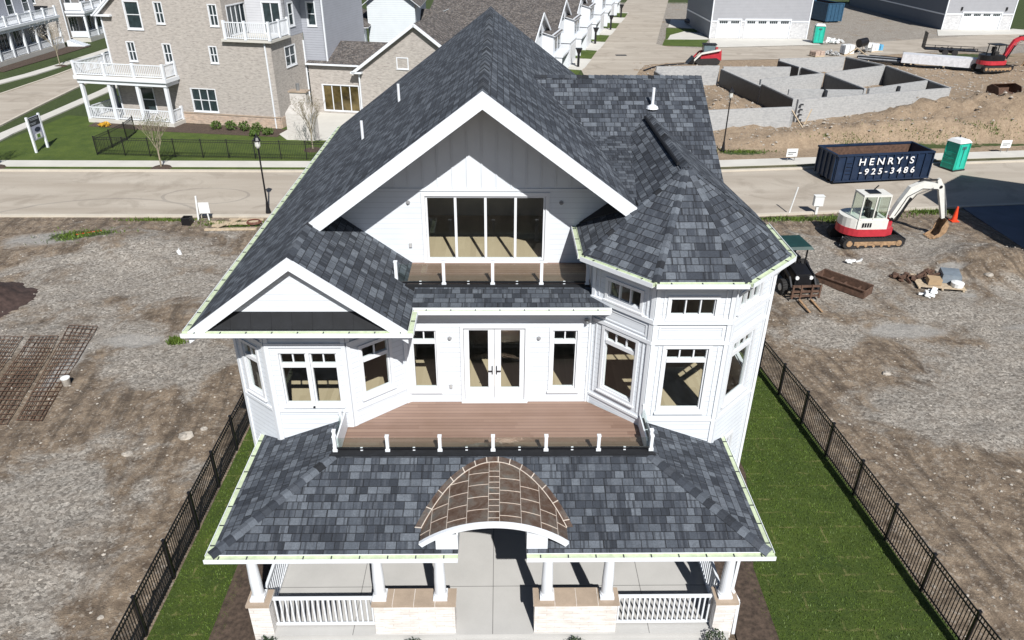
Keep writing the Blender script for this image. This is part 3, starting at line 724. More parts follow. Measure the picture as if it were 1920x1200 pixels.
# ---- roofs
rf = MB()
rf.roof([(-.43,17.85,12.3),(-.43,35.5,12.3),(-7.62,35.5,zm(-7.62)),(-7.62,15.68,zm(-7.62)),(-4.95,15.68,zm(-4.95)),(-4.95,17.85,zm(-4.95))])
CR = lambda y: 11.2-.566*abs(y-25.6)
xv = lambda z: -.43+(12.3-z)/KM
rf.roof([(-.43,17.85,12.3),(3.62,17.85,zm(3.62)),(3.62,22.37,zm(3.62)),(xv(11.2),25.6,11.2),(6.78,25.6+(11.2-zm(6.78))/.566,zm(6.78)),(6.78,35.5,zm(6.78)),(-.43,35.5,12.3)])
rf.roof([(xv(11.2),25.6,11.2),(6.78,25.6,11.2),(6.78,19.6,CR(19.6)),(5.4,19.6,CR(19.6)),(3.62,22.37,CR(22.37)),(3.0,22.9,CR(22.9))])
rf.roof([(xv(11.2),25.6,11.2),(6.78,25.6,11.2),(6.78,32.9,CR(32.9)),(6.1,32.9,CR(32.9))])
rf.roof([(-4.95,15.68,8.975),(-2.27,15.68,8.975-.737*2.68),(-2.27,17.3,8.975-.737*2.68),(-2.5,GY+.05,8.975-.737*2.45),(-4.95,GY+.05,8.975)])      # right slope of the small gable
rf.roof([(2.95,17.95,9.40),(4.5,17.95,9.40),(4.5,23.3,9.84),(2.95,23.3,9.84)], th=.05, mside=0, mbot=0)                                # low valley roof
rf.roof([(-2.3,16.86,7.02),(2.9,16.86,7.02),(2.9,17.75,7.17),(-2.3,17.75,7.17)], th=.08)                             # strip under upper balcony
# turret
AP = (T0[0],T0[1],TA); rr = 2.68; hs = rr*math.tan(PI4/2); ez = TA-TP*rr
cor = [(-hs,-rr),(hs,-rr),(rr,-hs),(rr,hs),(hs,rr),(-hs,rr),(-rr,hs),(-rr,-hs)]
cor = [(T0[0]+a,T0[1]+b_,ez) for a, b_ in cor]
for i in (6,7,0,1,2): rf.roof([AP,cor[i],cor[(i+1)%8]], th=.10)
gz = lambda x: TA-TP*abs(x-T0[0]); yc = lambda z: 25.6-(11.2-z)/.566
rf.roof([AP,cor[3],(T0[0]+rr,20.3,gz(T0[0]+rr)),(6.78,yc(gz(6.78)),gz(6.78)),(T0[0],yc(TA),TA)], th=.08)
rf.roof([AP,(3.2,T0[1]+(T0[0]-3.2)*math.tan(PI4/2),gz(3.2)),(3.42,22.7,gz(3.42)),(T0[0],yc(TA),TA)], th=.08)
# ridge and hip caps
nL = (-1,0,-KM); nR = (1,0,-KM)
rf.caps((-.43,17.83,12.3),(-.43,35.5,12.3),nL,nR,wd=.17); rf.caps((xv(11.2)+.1,25.6,11.2),(6.78,25.6,11.2),(0,-1,-.566),(0,1,-.566),wd=.15)
rf.caps((-4.95,15.66,8.98),(-4.95,17.9,8.98),nL,nR,wd=.16)
rf.caps((T0[0],18.4,TA),(T0[0],23.9,TA),(-1,0,-TP),(1,0,-TP),wd=.19,lift=.03)
for i in (7,0,1,2,3):
    c = Vector(cor[i]); dd = (c-Vector(AP)).normalized(); sd = Vector((-dd.y,dd.x,0)).normalized()
    rf.caps(c, AP, sd-Vector((0,0,.27)), -sd-Vector((0,0,.27)), wd=.10, lift=.004)
# porch roof
pe = 3.12; ps = .375; px0, px1, py0 = -6.62, 6.2, 12.18; it = 2.42
pz = lambda y: pe+ps*(y-py0)
rf.roof([(px0,py0,pe),(-.98,py0,pe),(-.98,14.1,pz(14.1)),(.60,14.1,pz(14.1)),(.60,py0,pe),(px1,py0,pe),(px1-it,py0+it,pz(py0+it)),(px0+it,py0+it,pz(py0+it))])
rf.roof([(px0,py0,pe),(px0+it,py0+it,pz(py0+it)),(px0+it,16.45,pz(py0+it)),(px0,16.75,pe)])
rf.roof([(px1,py0,pe),(px1-it,py0+it,pz(py0+it)),(px1-it,16.35,pz(py0+it)),(px1,16.6,pe)])
for a, b_, sx in (((px0,py0,pe),(px0+it,py0+it,pz(py0+it)),-1),((px1,py0,pe),(px1-it,py0+it,pz(py0+it)),1)):
    n1 = Vector((sx,-1,0)).normalized(); sd = Vector((-n1.y,n1.x,0))
    rf.caps(a, b_, sd-Vector((0,0,.24)), -sd-Vector((0,0,.24)), wd=.16, lift=.006)
H_roof = rf.build("roof", [M_SH, M_WH], H)
mb = MB(); mb.tube((T0[0]-.16,18.7,TA-.06),(T0[0]-.16,23.7,TA-.06),.05,.05,6); mb.build("ridge_vent", M_BLK, H_roof)
for x_, y_, s_ in ((-4.75,25.33,0),(-3.74,27.75,0),(4.95,24.3,1)):
    z_ = zm(x_) if not s_ else CR(y_)
    v = MB(); v.tube((x_,y_,z_-.05),(x_,y_,z_+.62),.05,.05,10)
    if s_: v.lathe((x_,y_-.05,z_-.03),[(.20,0),(.17,.07),(.08,.12)],12); 
    v.build("vent_pipe", M_WH, H_roof)
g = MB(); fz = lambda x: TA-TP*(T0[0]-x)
g.prism([(2.2,19.27,fz(2.2)+.035),(3.55,17.95,fz(3.55)+.035),(3.55,19.27,fz(3.55)+.035)], (0,0,-.03)); g.build("shade_membrane", M_BLK, H_roof)  # black membrane; the triangle also paints in the overhang's dark shade
# barge boards
def barge(x0, x1, xa, za, y, k, dep, th=.06):
    m = MB(); f = lambda x: za-k*abs(x-xa)
    c = dep*math.sqrt(1+k*k)
    for a, b_ in ((x0,xa),(xa,x1)):
        m.prism([(a,y-th,f(a)+.0),(b_,y-th,f(b_)),(b_,y-th,f(b_)-c),(a,y-th,f(a)-c)], (0,th-.003,0))
    return m
bg_ = barge(-4.97, 3.50, -.43, 12.3, 17.85, KM, .34); bg_.build("barge_board", M_WH, H)
bg_ = barge(-7.62, -2.27, -4.95, 8.975, 15.68, KM, .26); bg_.build("barge_board", M_WH, H)
# small gable: pent roof, siding
g = MB(); zz = 7.40
g.prism([(-6.95,15.86,zz),(-2.95,15.86,zz),(-4.95,15.86,zz+1.44)], (0,.1,0)); g.build("gable_wall", M_LAP, H)
g = MB(); g.prism([(-7.45,15.70,7.03),(-2.45,15.70,7.03),(-2.8,15.855,7.45),(-7.1,15.855,7.45)], (0,.03,-.02))
for i in range(9): x_ = -7.1+i*.5; g.beam((x_,15.695,7.04),(x_,15.85,7.45),.015,.02)
g.build("pent_roof", M_BLK, H)
# soffits and fascia
g = MB()
g.box(-7.6,-2.3,15.7,17.3,6.86,6.90); g.box(-2.3,2.4,16.9,17.24,6.86,6.90); g.box(-7.6,-7.1,17.3,35.4,6.86,6.9)
g.box(-7.62,-2.27,15.655,15.69,6.86,7.0); g.box(-2.29,-2.26,15.7,16.86,6.86,7.0); g.box(-2.25,2.9,16.83,16.86,6.86,6.99); g.box(-7.65,-7.62,15.7,35.4,6.86,6.98)
ins = [(T0[0]+(a-T0[0])*.985, T0[1]+(b_-T0[1])*.985, ez-.13) for a, b_, c_ in cor]
g.prism(ins, (0,0,-.03))
for i in (6,7,0,1,2,3):
    a, b_ = cor[i], cor[(i+1)%8]; F = Fr(a[:2], b_[:2]); F.box(g, 0, F.L, -.02, .0, ez-.16, ez-.02)
# porch ceiling and beam
for a in ((px0+.06,-1.0,12.24,16.95),(.62,px1-.06,12.24,16.95),(-1.0,.62,14.3,16.95)): g.box(a[0],a[1],a[2],a[3],3.0-.03,2.99)
for y0, y1, x0, x1 in ((12.2,12.24,px0,-.98),(12.2,12.24,.6,px1),(12.24,16.7,px0,px0+.04),(12.24,16.6,px1-.04,px1)): g.box(x0,x1,y0,y1,2.955,3.10)
g.box(-6.0,-1.3,12.38,12.6,2.74,2.97); g.box(.95,5.65,12.38,12.6,2.74,2.97); g.box(-6.0,-5.8,12.6,16.6,2.74,2.97); g.box(5.4,5.6,12.6,16.6,2.74,2.97)
g.build("soffit", M_WH, H)
# gutters (each run its own part)
def gut(a, b_, z, **k): m = MB(); gutter(m, a, b_, z, **k); m.build("gutter", [M_WH, M_GRN, M_DK], H)
gut((px0-.13,py0),(-.98,py0),pe-.02); gut((.60,py0),(px1+.13,py0),pe-.02); gut((px0,16.7),(px0,py0),pe-.02); gut((px1,py0),(px1,16.6),pe-.02)
gut((-7.62,35.4),(-7.62,15.68),7.02); gut((-7.76,15.65),(-2.13,15.65),7.02); gut((-2.26,15.65),(-2.26,16.72),7.02); gut((-2.24,16.85),(2.85,16.85),7.0)
for i in (6,7,0,1,2): gut(cor[i][:2], cor[(i+1)%8][:2], ez)
# ---- balconies
g = MB()
g.prism([(-4.15,14.86,dz),(3.75,14.86,dz),(3.75,16.1,dz),(2.44,17.22,dz),(-2.56,17.22,dz),(-3.97,16.05,dz),(-4.15,16.05,dz)], (0,0,-.1)); g.build("balcony_floor", M_DECK, H)
g = MB(); g.box(-4.75,3.4,17.8,19.3,7.1,7.19); g.build("balcony_floor", M_DECK, H)
g = MB()                                                            # black curbs
g.box(-4.28,3.88,14.60,14.86,3.7,4.03); g.box(-4.28,-4.16,14.86,16.3,3.7,4.05); g.box(3.78,3.88,14.86,16.3,3.7,4.05)
g.box(-4.3,3.92,14.55,14.62,4.0,4.055); g.build("flashing", M_BLK, H)
g = MB(); g.box(-3.3,2.4,17.74,17.84,7.05,7.22); g.build("flashing", M_BLK, H)
g = MB(); g.box(-4.16,-4.12,14.9,16.02,3.82,4.35); g.build("parapet", M_WH, H)
g = MB(); g.box(3.735,3.775,14.9,16.02,3.82,4.2); g.build("parapet", M_WH, H)
def rail(posts, base, ph, gz0, gz1, name="balcony_railing"):
    m = MB()
    for a, b_ in zip(posts[:-1], posts[1:]): m.beam((a[0],a[1],base+.07),(b_[0],b_[1],base+.07),.05,.05)
    o = m.build(name, M_BLM, H)
    for a in posts:
        p = MB(); p.box(a[0]-.06,a[0]+.06,a[1]-.06,a[1]+.06,base,base+.07); p.box(a[0]-.04,a[0]+.04,a[1]-.04,a[1]+.04,base+.07,base+ph); p.box(a[0]-.05,a[0]+.05,a[1]-.05,a[1]+.05,base+ph,base+ph+.03)
        p.build("post", M_WH, o)
    for a, b_ in zip(posts[:-1], posts[1:]):
        A = Vector((a[0],a[1],0)); B = Vector((b_[0],b_[1],0)); d_ = (B-A).normalized(); A2 = A+d_*.06; B2 = B-d_*.06
        q = MB(); q.beam((A2.x,A2.y,base+(gz0+gz1)/2),(B2.x,B2.y,base+(gz0+gz1)/2),.012,gz1-gz0); q.build("glass_panel", M_RGLASS, o)
        for f in (.5,): 
            q = MB(); c = A+(B-A)*f; q.box(c.x-.03,c.x+.03,c.y-.02,c.y+.02,base+.005,base+.10); q.build("clamp", M_WH, o)
rail([(x_,14.74) for x_ in (-4.17,-2.85,-1.53,-.19,1.15,2.48,3.82)], 4.055, .44, .1, .40)
rail([(-4.2,14.9),(-4.2,15.75)], 4.05, .5, .1, .4); rail([(3.83,14.9),(3.83,16.0)], 4.05, .5, .1, .4)
rail([(x_,17.86) for x_ in (-2.79,-1.52,-.21,1.10,2.34)], 7.2, .66, .08, .60)
# ---- entry canopy
AX, AY0, AR, ACZ = -.155, 12.36, 2.70, 3.95
hw = math.asin(1.71/AR)
def arc(r, n=24, a0=-1, a1=1): return [(AX+r*math.sin(hw*(a0+(a1-a0)*i/n)), ACZ-AR+r*math.cos(hw*(a0+(a1-a0)*i/n))) for i in range(n+1)]
m = MB(); n = 24; A = arc(AR, n); B = arc(AR-.05, n); ye = 15.2
for i in range(n):
    (x0,z0),(x1,z1) = A[i],A[i+1]; (x2,z2),(x3,z3) = B[i],B[i+1]
    m.add([(x0,AY0-.06,z0),(x1,AY0-.06,z1),(x1,ye,z1),(x0,ye,z0)],[(0,1,2,3)],0)
    m.add([(x2,AY0-.02,z2),(x3,AY0-.02,z3),(x3,ye,z3),(x2,ye,z2)],[(3,2,1,0)],1)
    m.add([(x0,AY0-.06,z0),(x2,AY0-.06,z2),(x3,AY0-.06,z3),(x1,AY0-.06,z1)],[(0,1,2,3)],1)
can = m.build("entry_canopy", [M_COP, M_WH], H)
m = MB()                                                            # solder seams: along the axis and round the arc
def clipz(x_, z_): return min(ye, py0+(z_-pe)/ps)                   # where the barrel dives into the porch roof
for f in (-.84,-.6,-.34,-.07,.07,.34,.6,.84):
    a = hw*f; x_ = AX+(AR+.004)*math.sin(a); z_ = ACZ-AR+(AR+.004)*math.cos(a)
    m.beam((x_,AY0-.06,z_),(x_,clipz(x_,z_),z_),.011,.012,0,(math.sin(a),0,math.cos(a)))
for si in range(8):
    f0 = (-1,-.84,-.6,-.34,.07,.34,.6,.84)[si]; f1 = (-.84,-.6,-.34,-.07,.34,.6,.84,1)[si]
    for k in range(5):
        yy = AY0+.18+k*.42+(.21 if si % 2 else 0)
        P = [(AX+(AR+.005)*math.sin(hw*(f0+(f1-f0)*i/3)), ACZ-AR+(AR+.005)*math.cos(hw*(f0+(f1-f0)*i/3))) for i in range(4)]
        if yy > clipz(*P[0]) or yy > clipz(*P[-1]): continue
        for i in range(3): m.beam((P[i][0],yy,P[i][1]),(P[i+1][0],yy,P[i+1][1]),.010,.010)
for k in range(9):
    yy = AY0+.1+k*.2
    P = [(AX+(AR+.005)*math.sin(hw*f), ACZ-AR+(AR+.005)*math.cos(hw*f)) for f in (-.07,.07)]
    m.beam((P[0][0],yy,P[0][1]),(P[1][0],yy,P[1][1]),.012,.010)
m.build("seam", M_SEAM, can)
m = MB(); sm_ = MB(); L = []                                          # flashing collar on the shingles
for i in range(41):
    f = -1+i/20; a = hw*f; x_ = AX+AR*math.sin(a); z_ = ACZ-AR+AR*math.cos(a); L.append(Vector((x_, py0+(z_-pe)/ps, z_)))
cen = Vector((AX,12.6,pz(12.6)))
for i in range(40):
    a, b_ = L[i], L[i+1]; up = Vector((0,-ps,1)).normalized()
    oa = (a-cen); oa -= up*oa.dot(up); oa = oa.normalized()*.15; ob = (b_-cen); ob -= up*ob.dot(up); ob = ob.normalized()*.15
    e = up*.016; m.hexa([a-oa*.2, b_-ob*.2, b_+ob, a+oa, a-oa*.2+e, b_-ob*.2+e, b_+ob+e, a+oa+e])
    if i % 3 == 0: sm_.beam(a-oa*.1+e*1.2, a+oa+e*1.2, .022, .014, 0, up)
    sm_.beam(a+e*1.3, b_+e*1.3, .018, .016, 0, up)
m.build("copper_flashing", M_COP, can); sm_.build("seam", M_SEAM, can)
m = MB(); A = arc(AR+.02, 24); B = arc(AR-.10, 24)
for i in range(24): m.hexa([(B[i][0],AY0-.12,B[i][1]),(B[i+1][0],AY0-.12,B[i+1][1]),(B[i+1][0],AY0-.03,B[i+1][1]),(B[i][0],AY0-.03,B[i][1]),
                            (A[i][0],AY0-.12,A[i][1]),(A[i+1][0],AY0-.12,A[i+1][1]),(A[i+1][0],AY0-.03,A[i+1][1]),(A[i][0],AY0-.03,A[i][1])])
for x0, x1 in ((-1.49,-.98),(.60,1.08)):
    zt_ = ACZ-AR+math.sqrt(AR**2-(max(abs(x0-AX),abs(x1-AX)))**2)-.05
    m.box(x0,x1,AY0-.08,AY0+.0,2.97,zt_); xa = -.98 if x0 < 0 else .60; m.box(xa-.04 if x0 < 0 else xa, xa if x0 < 0 else xa+.04, AY0-.0,14.2,2.97,3.62)
m.build("arched_fascia", M_WH, can)
# ---- porch
g = MB(); g.box(-5.95,5.72,12.25,16.98,-.05,.25); g.build("porch_floor", M_SLAB, H)
g = MB()
for x_ in (-3.68,-.2,3.72): g.box(x_-.008,x_+.008,12.26,16.9,.2505,.2525)
for y_ in (13.75,): g.box(-5.9,5.7,y_-.008,y_+.008,.2505,.2525)
g.build("floor_joint", simple("joint_shadow",(.16,.155,.15)), H)
g = MB(); g.box(-1.1,.75,11.75,12.25,-.05,.13); g.box(-5.9,5.7,12.1,12.25,-.05,.12); g.build("step", M_SLAB, H)
piers = []
def pier(x0, x1, y0=12.30, y1=12.70):
    m = MB(); m.box(x0,x1,y0,y1,.0,1.25); o = m.build("stone_pier", M_STONE, H)
    m = MB(); L_ = x1-x0; n_ = max(1, round(L_/.5))
    for i in range(n_): m.box(x0-.04+i*(L_+.08)/n_+.006, x0-.04+(i+1)*(L_+.08)/n_-.006, y0-.05, y1+.05, 1.252, 1.33)
    c_ = m.build("pier_cap", M_CAPST, o); m = MB(); m.box(x0-.037,x1+.037,y0-.047,y1+.047,1.2505,1.326); m.build("cap_joint", M_STONE, c_)
pier(-6.12,-5.62); pier(-3.1,-1.12); pier(.83,2.86); pier(5.28,5.78)
for x_ in (-5.9,-2.95,-1.47,1.13,2.6,5.5):
    m = MB(); m.box(x_-.17,x_+.17,12.36,12.70,1.331,1.40); m.lathe((x_,12.53,1.40),[(.165,0),(.165,.04),(.145,.07),(.14,.09),(.14,.5),(.115,1.25),(.13,1.27),(.13,1.30)],20)
    m.box(x_-.16,x_+.16,12.37,12.69,2.70,2.742); m.build("porch_column", M_WH, H)
def balus(a, b_, z0, z1, n, name="porch_railing", parent=None, mat=None):
    m = MB(); m.beam((*a,z1-.03),(*b_,z1-.03),.07,.06); m.beam((*a,z0+.08),(*b_,z0+.08),.06,.05)
    for i in range(n):
        f = (i+.5)/n; x_ = a[0]+(b_[0]-a[0])*f; y_ = a[1]+(b_[1]-a[1])*f; m.box(x_-.019,x_+.019,y_-.019,y_+.019,z0+.10,z1-.05)
    return m.build(name, mat or M_WH, parent or H)
balus((-5.62,12.55),(-3.12,12.55),.25,1.27,19); balus((2.88,12.55),(5.26,12.55),.25,1.27,19)
balus((-5.85,12.9),(-5.85,16.6),.25,1.27,28); balus((5.5,12.9),(5.5,16.4),.25,1.27,26)

# ================================================================= FENCES
def fence(label, pts, group, h=1.37, gap=.105):
    c = Vector((sum(p[0] for p in pts)/len(pts), sum(p[1] for p in pts)/len(pts), 0))
    T = thing("metal_fence", label, "fence", tuple(c), 0, group)
    for p in pts:
        m = MB(); m.box(p[0]-.032,p[0]+.032,p[1]-.032,p[1]+.032,-.03,h+.03); m.box(p[0]-.042,p[0]+.042,p[1]-.042,p[1]+.042,h+.03,h+.055); m.build("post", M_BLM, T)
    for a, b in zip(pts[:-1], pts[1:]):
        m = MB(); A = Vector((*a, 0)); B = Vector((*b, 0)); L = (B-A).length
        for z in (h-.03, h-.19, .16): m.beam(A+Vector((0,0,z)), B+Vector((0,0,z)), .028, .034)
        n = int(L/gap)
        for i in range(1, n):
            q = A+(B-A)*(i/n); m.box(q.x-.009,q.x+.009,q.y-.009,q.y+.009,.05,h-.02)
        m.build("panel", M_BLM, T)
    return T
rp = [(11.95,8.3),(11.70,10.1),(11.5,11.9),(11.36,13.7),(11.24,15.55),(11.10,17.45),(10.95,19.33),(10.78,21.15),(10.57,22.95),(10.38,24.8),(10.2,26.6),(10.05,28.4),(9.95,30.2),(9.85,32),(9.8,33.8),(9.7,35.6)]
fence("long black metal fence along the wide lawn right of the white house", rp, "black fences beside the white house")
fence("black metal fence along the narrow lawn strip left of the white house", [(-8.93, 7.0+1.83*i) for i in range(15)], "black fences beside the white house")
fence("low black metal fence enclosing the brick house yard beside the pavement", [(-29.75,60.3),(-29.5,58.2),(-29.65,56.0),(-29.9,54.15),(-27.75,53.95),(-25.85,53.8),(-23.9,53.55),(-21.85,53.45),(-19.95,53.4),(-17.95,53.2),(-16.05,53.1),(-14.15,53.0),(-12.2,52.9)], None, 1.38, .12)

# ================================================================= TEXT
def text(s, size, mat, parent, M, name="lettering", ext=.004, bold=.0, off=Z0, align='CENTER'):
    c = bpy.data.curves.new("t", 'FONT'); c.body = s; c.size = size; c.extrude = ext; c.offset = bold; c.align_x = align; c.align_y = 'CENTER'
    o = bpy.data.objects.new("t", c); COL.objects.link(o)
    dg = bpy.context.evaluated_depsgraph_get(); me = bpy.data.meshes.new_from_object(o.evaluated_get(dg))
    bpy.data.objects.remove(o); bpy.data.curves.remove(c)
    me.transform(M); me.materials.clear(); me.materials.append(mat); me.name = name
    q = bpy.data.objects.new(name, me); COL.objects.link(q); q.parent = parent
    return q
M_WTXT = simple("white_lettering", (.82,.82,.82), .5, var=.02)
STAND = Matrix.Rotation(math.pi/2, 4, 'X')

# ================================================================= DUMPSTERS
def dumpster(label, loc, rz, L=7.1, W=2.45, Hh=1.9, col=None, txt=None, scale=1):
    col = col or M_NAVY
    D = thing("dumpster", label, "dumpster", loc, rz)
    m = MB(); t = .06
    m.box(0,L,0,t,.22,Hh); m.box(0,L,W-t,W,.22,Hh); m.box(0,t,t,W-t,.22,Hh); m.box(L-t,L,t,W-t,.22,Hh); m.box(t,L-t,t,W-t,.22,.3)
    m.box(-.05,L+.05,-.06,.10,Hh,Hh+.12); m.box(-.05,L+.05,W-.10,W+.06,Hh,Hh+.12); m.box(-.06,.1,.10,W-.10,Hh,Hh+.12); m.box(L-.1,L+.05,.10,W-.10,Hh,Hh+.12)
    b = m.build("body", col, D, Z0)
    m = MB()
    n = 12
    for i in range(n+1): x = .04+(L-.12)*i/n; m.box(x,x+.08,-.10,-.001,.2,Hh)
    for i in range(5): y = .1+(W-.3)*i/4; m.box(L+.001,L+.09,y,y+.08,.2,Hh); m.box(-.09,-.001,y,y+.08,.2,Hh)
    m.box(0,L,-.1,-.002,.16,.26)
    for z in (.7,.95,1.2,1.45): m.box(.72,1.15,-.08,-.002,z,z+.04)
    m.build("rib", col, D, Z0)
    m = MB(); m.box(.1,L-.1,.7,.85,.0,.22); m.box(.1,L-.1,W-.85,W-.7,.0,.22); m.build("skid_rail", M_BLM, D, Z0)
    for x in (.3, L-.3):
        for y in (.55, W-.55): m = MB(); m.tube((x,y-.1,.13),(x,y+.1,.13),.13,.13,12); m.build("roller", M_RUB, D, Z0)
    m = MB(); m.box(t+.002,L-t-.002,t+.002,W-t-.002,.302,.42)
    m.box(t+.002,L-t-.002,t+.002,t+.012,.42,Hh-.05); m.box(t+.002,L-t-.002,W-t-.012,W-t-.002,.42,Hh-.05); m.build("lining", M_RUST, D, Z0)
    if txt:
        for s, z, sz, x in txt: text(s, sz, M_WTXT, D, Matrix.Translation((x,-.115,z)) @ Matrix.Diagonal((1.12,1,1,1)) @ STAND, bold=.009)
    return D
D1 = dumpster("navy ribbed roll-off dumpster with white lettering parked on the street", (22.45,47.75,.012), R(8.6),
         txt=[("H E N R Y ' S", 1.48, .66, 3.6), ("- 9 2 5 - 3 4 8 6", .80, .58, 3.8)])
dumpster("dark blue roll-off dumpster in the gravel yard beside the grey garage", (57.8,133.0,.0), R(102), 8, 3.0, 2.9, simple("blue_container_paint",(.03,.09,.16),.5,var=.2))

# ================================================================= PORTABLE TOILETS
def potty(label, loc, rz, s=1.0):
    P = thing("portable_toilet", label, "portable toilet", loc, rz, None)
    m = MB(); 
    m.hexa([(-.55,-.55,.12),(.55,-.55,.12),(.55,.55,.12),(-.55,.55,.12),(-.50,-.50,2.05),(.50,-.50,2.05),(.50,.50,2.05),(-.50,.50,2.05)]); 
    for x in (-.56,.50):
        for y in (-.56,.50): m.box(x,x+.06,y,y+.06,.1,2.0)
    for z in (.5,.9,1.3): m.box(.545,.57,-.4,.4,z,z+.03); m.box(-.57,-.545,-.4,.4,z,z+.03)
    P1 = m.build("cabin", M_TEAL, P, Z0)
    m = MB(); m.hexa([(-.36,-.565,.2),(.36,-.565,.2),(.36,-.50,.2),(-.36,-.50,.2),(-.35,-.53,1.9),(.35,-.53,1.9),(.35,-.48,1.9),(-.35,-.48,1.9)])
    d = m.build("door", simple("teal_door",(.02,.50,.37),.45), P, Z0)
    m = MB(); m.box(-.03,.0,-.585,-.56,.3,1.75); m.box(-.2,.2,-.56,-.535,1.6,1.8); m.build("door_panel", simple("dark_teal_sign",(.05,.16,.16),.4), d, Z0)
    m = MB(); m.hexa([(-.58,-.58,2.05),(.58,-.58,2.05),(.58,.58,2.05),(-.58,.58,2.05),(-.42,-.42,2.26),(.42,-.42,2.26),(.42,.42,2.26),(-.42,.42,2.26)]); m.build("roof", M_TEALW, P, Z0)
    m = MB(); m.tube((.3,.3,2.2),(.3,.3,2.42),.05,.05,8); m.build("vent_pipe", M_BLM, P, Z0)
    m = MB(); m.box(-.6,.6,-.6,.6,0,.12); m.build("base", M_RUB, P, Z0)
    P.scale = (s,s,s); return P
potty("teal portable toilet with white roof standing behind the navy lettered dumpster", (32.55,51.3,.0), R(20), .98)
potty("teal portable toilet beside the large grey double garage", (45.0,109.9,.0), R(-12), 1.15)

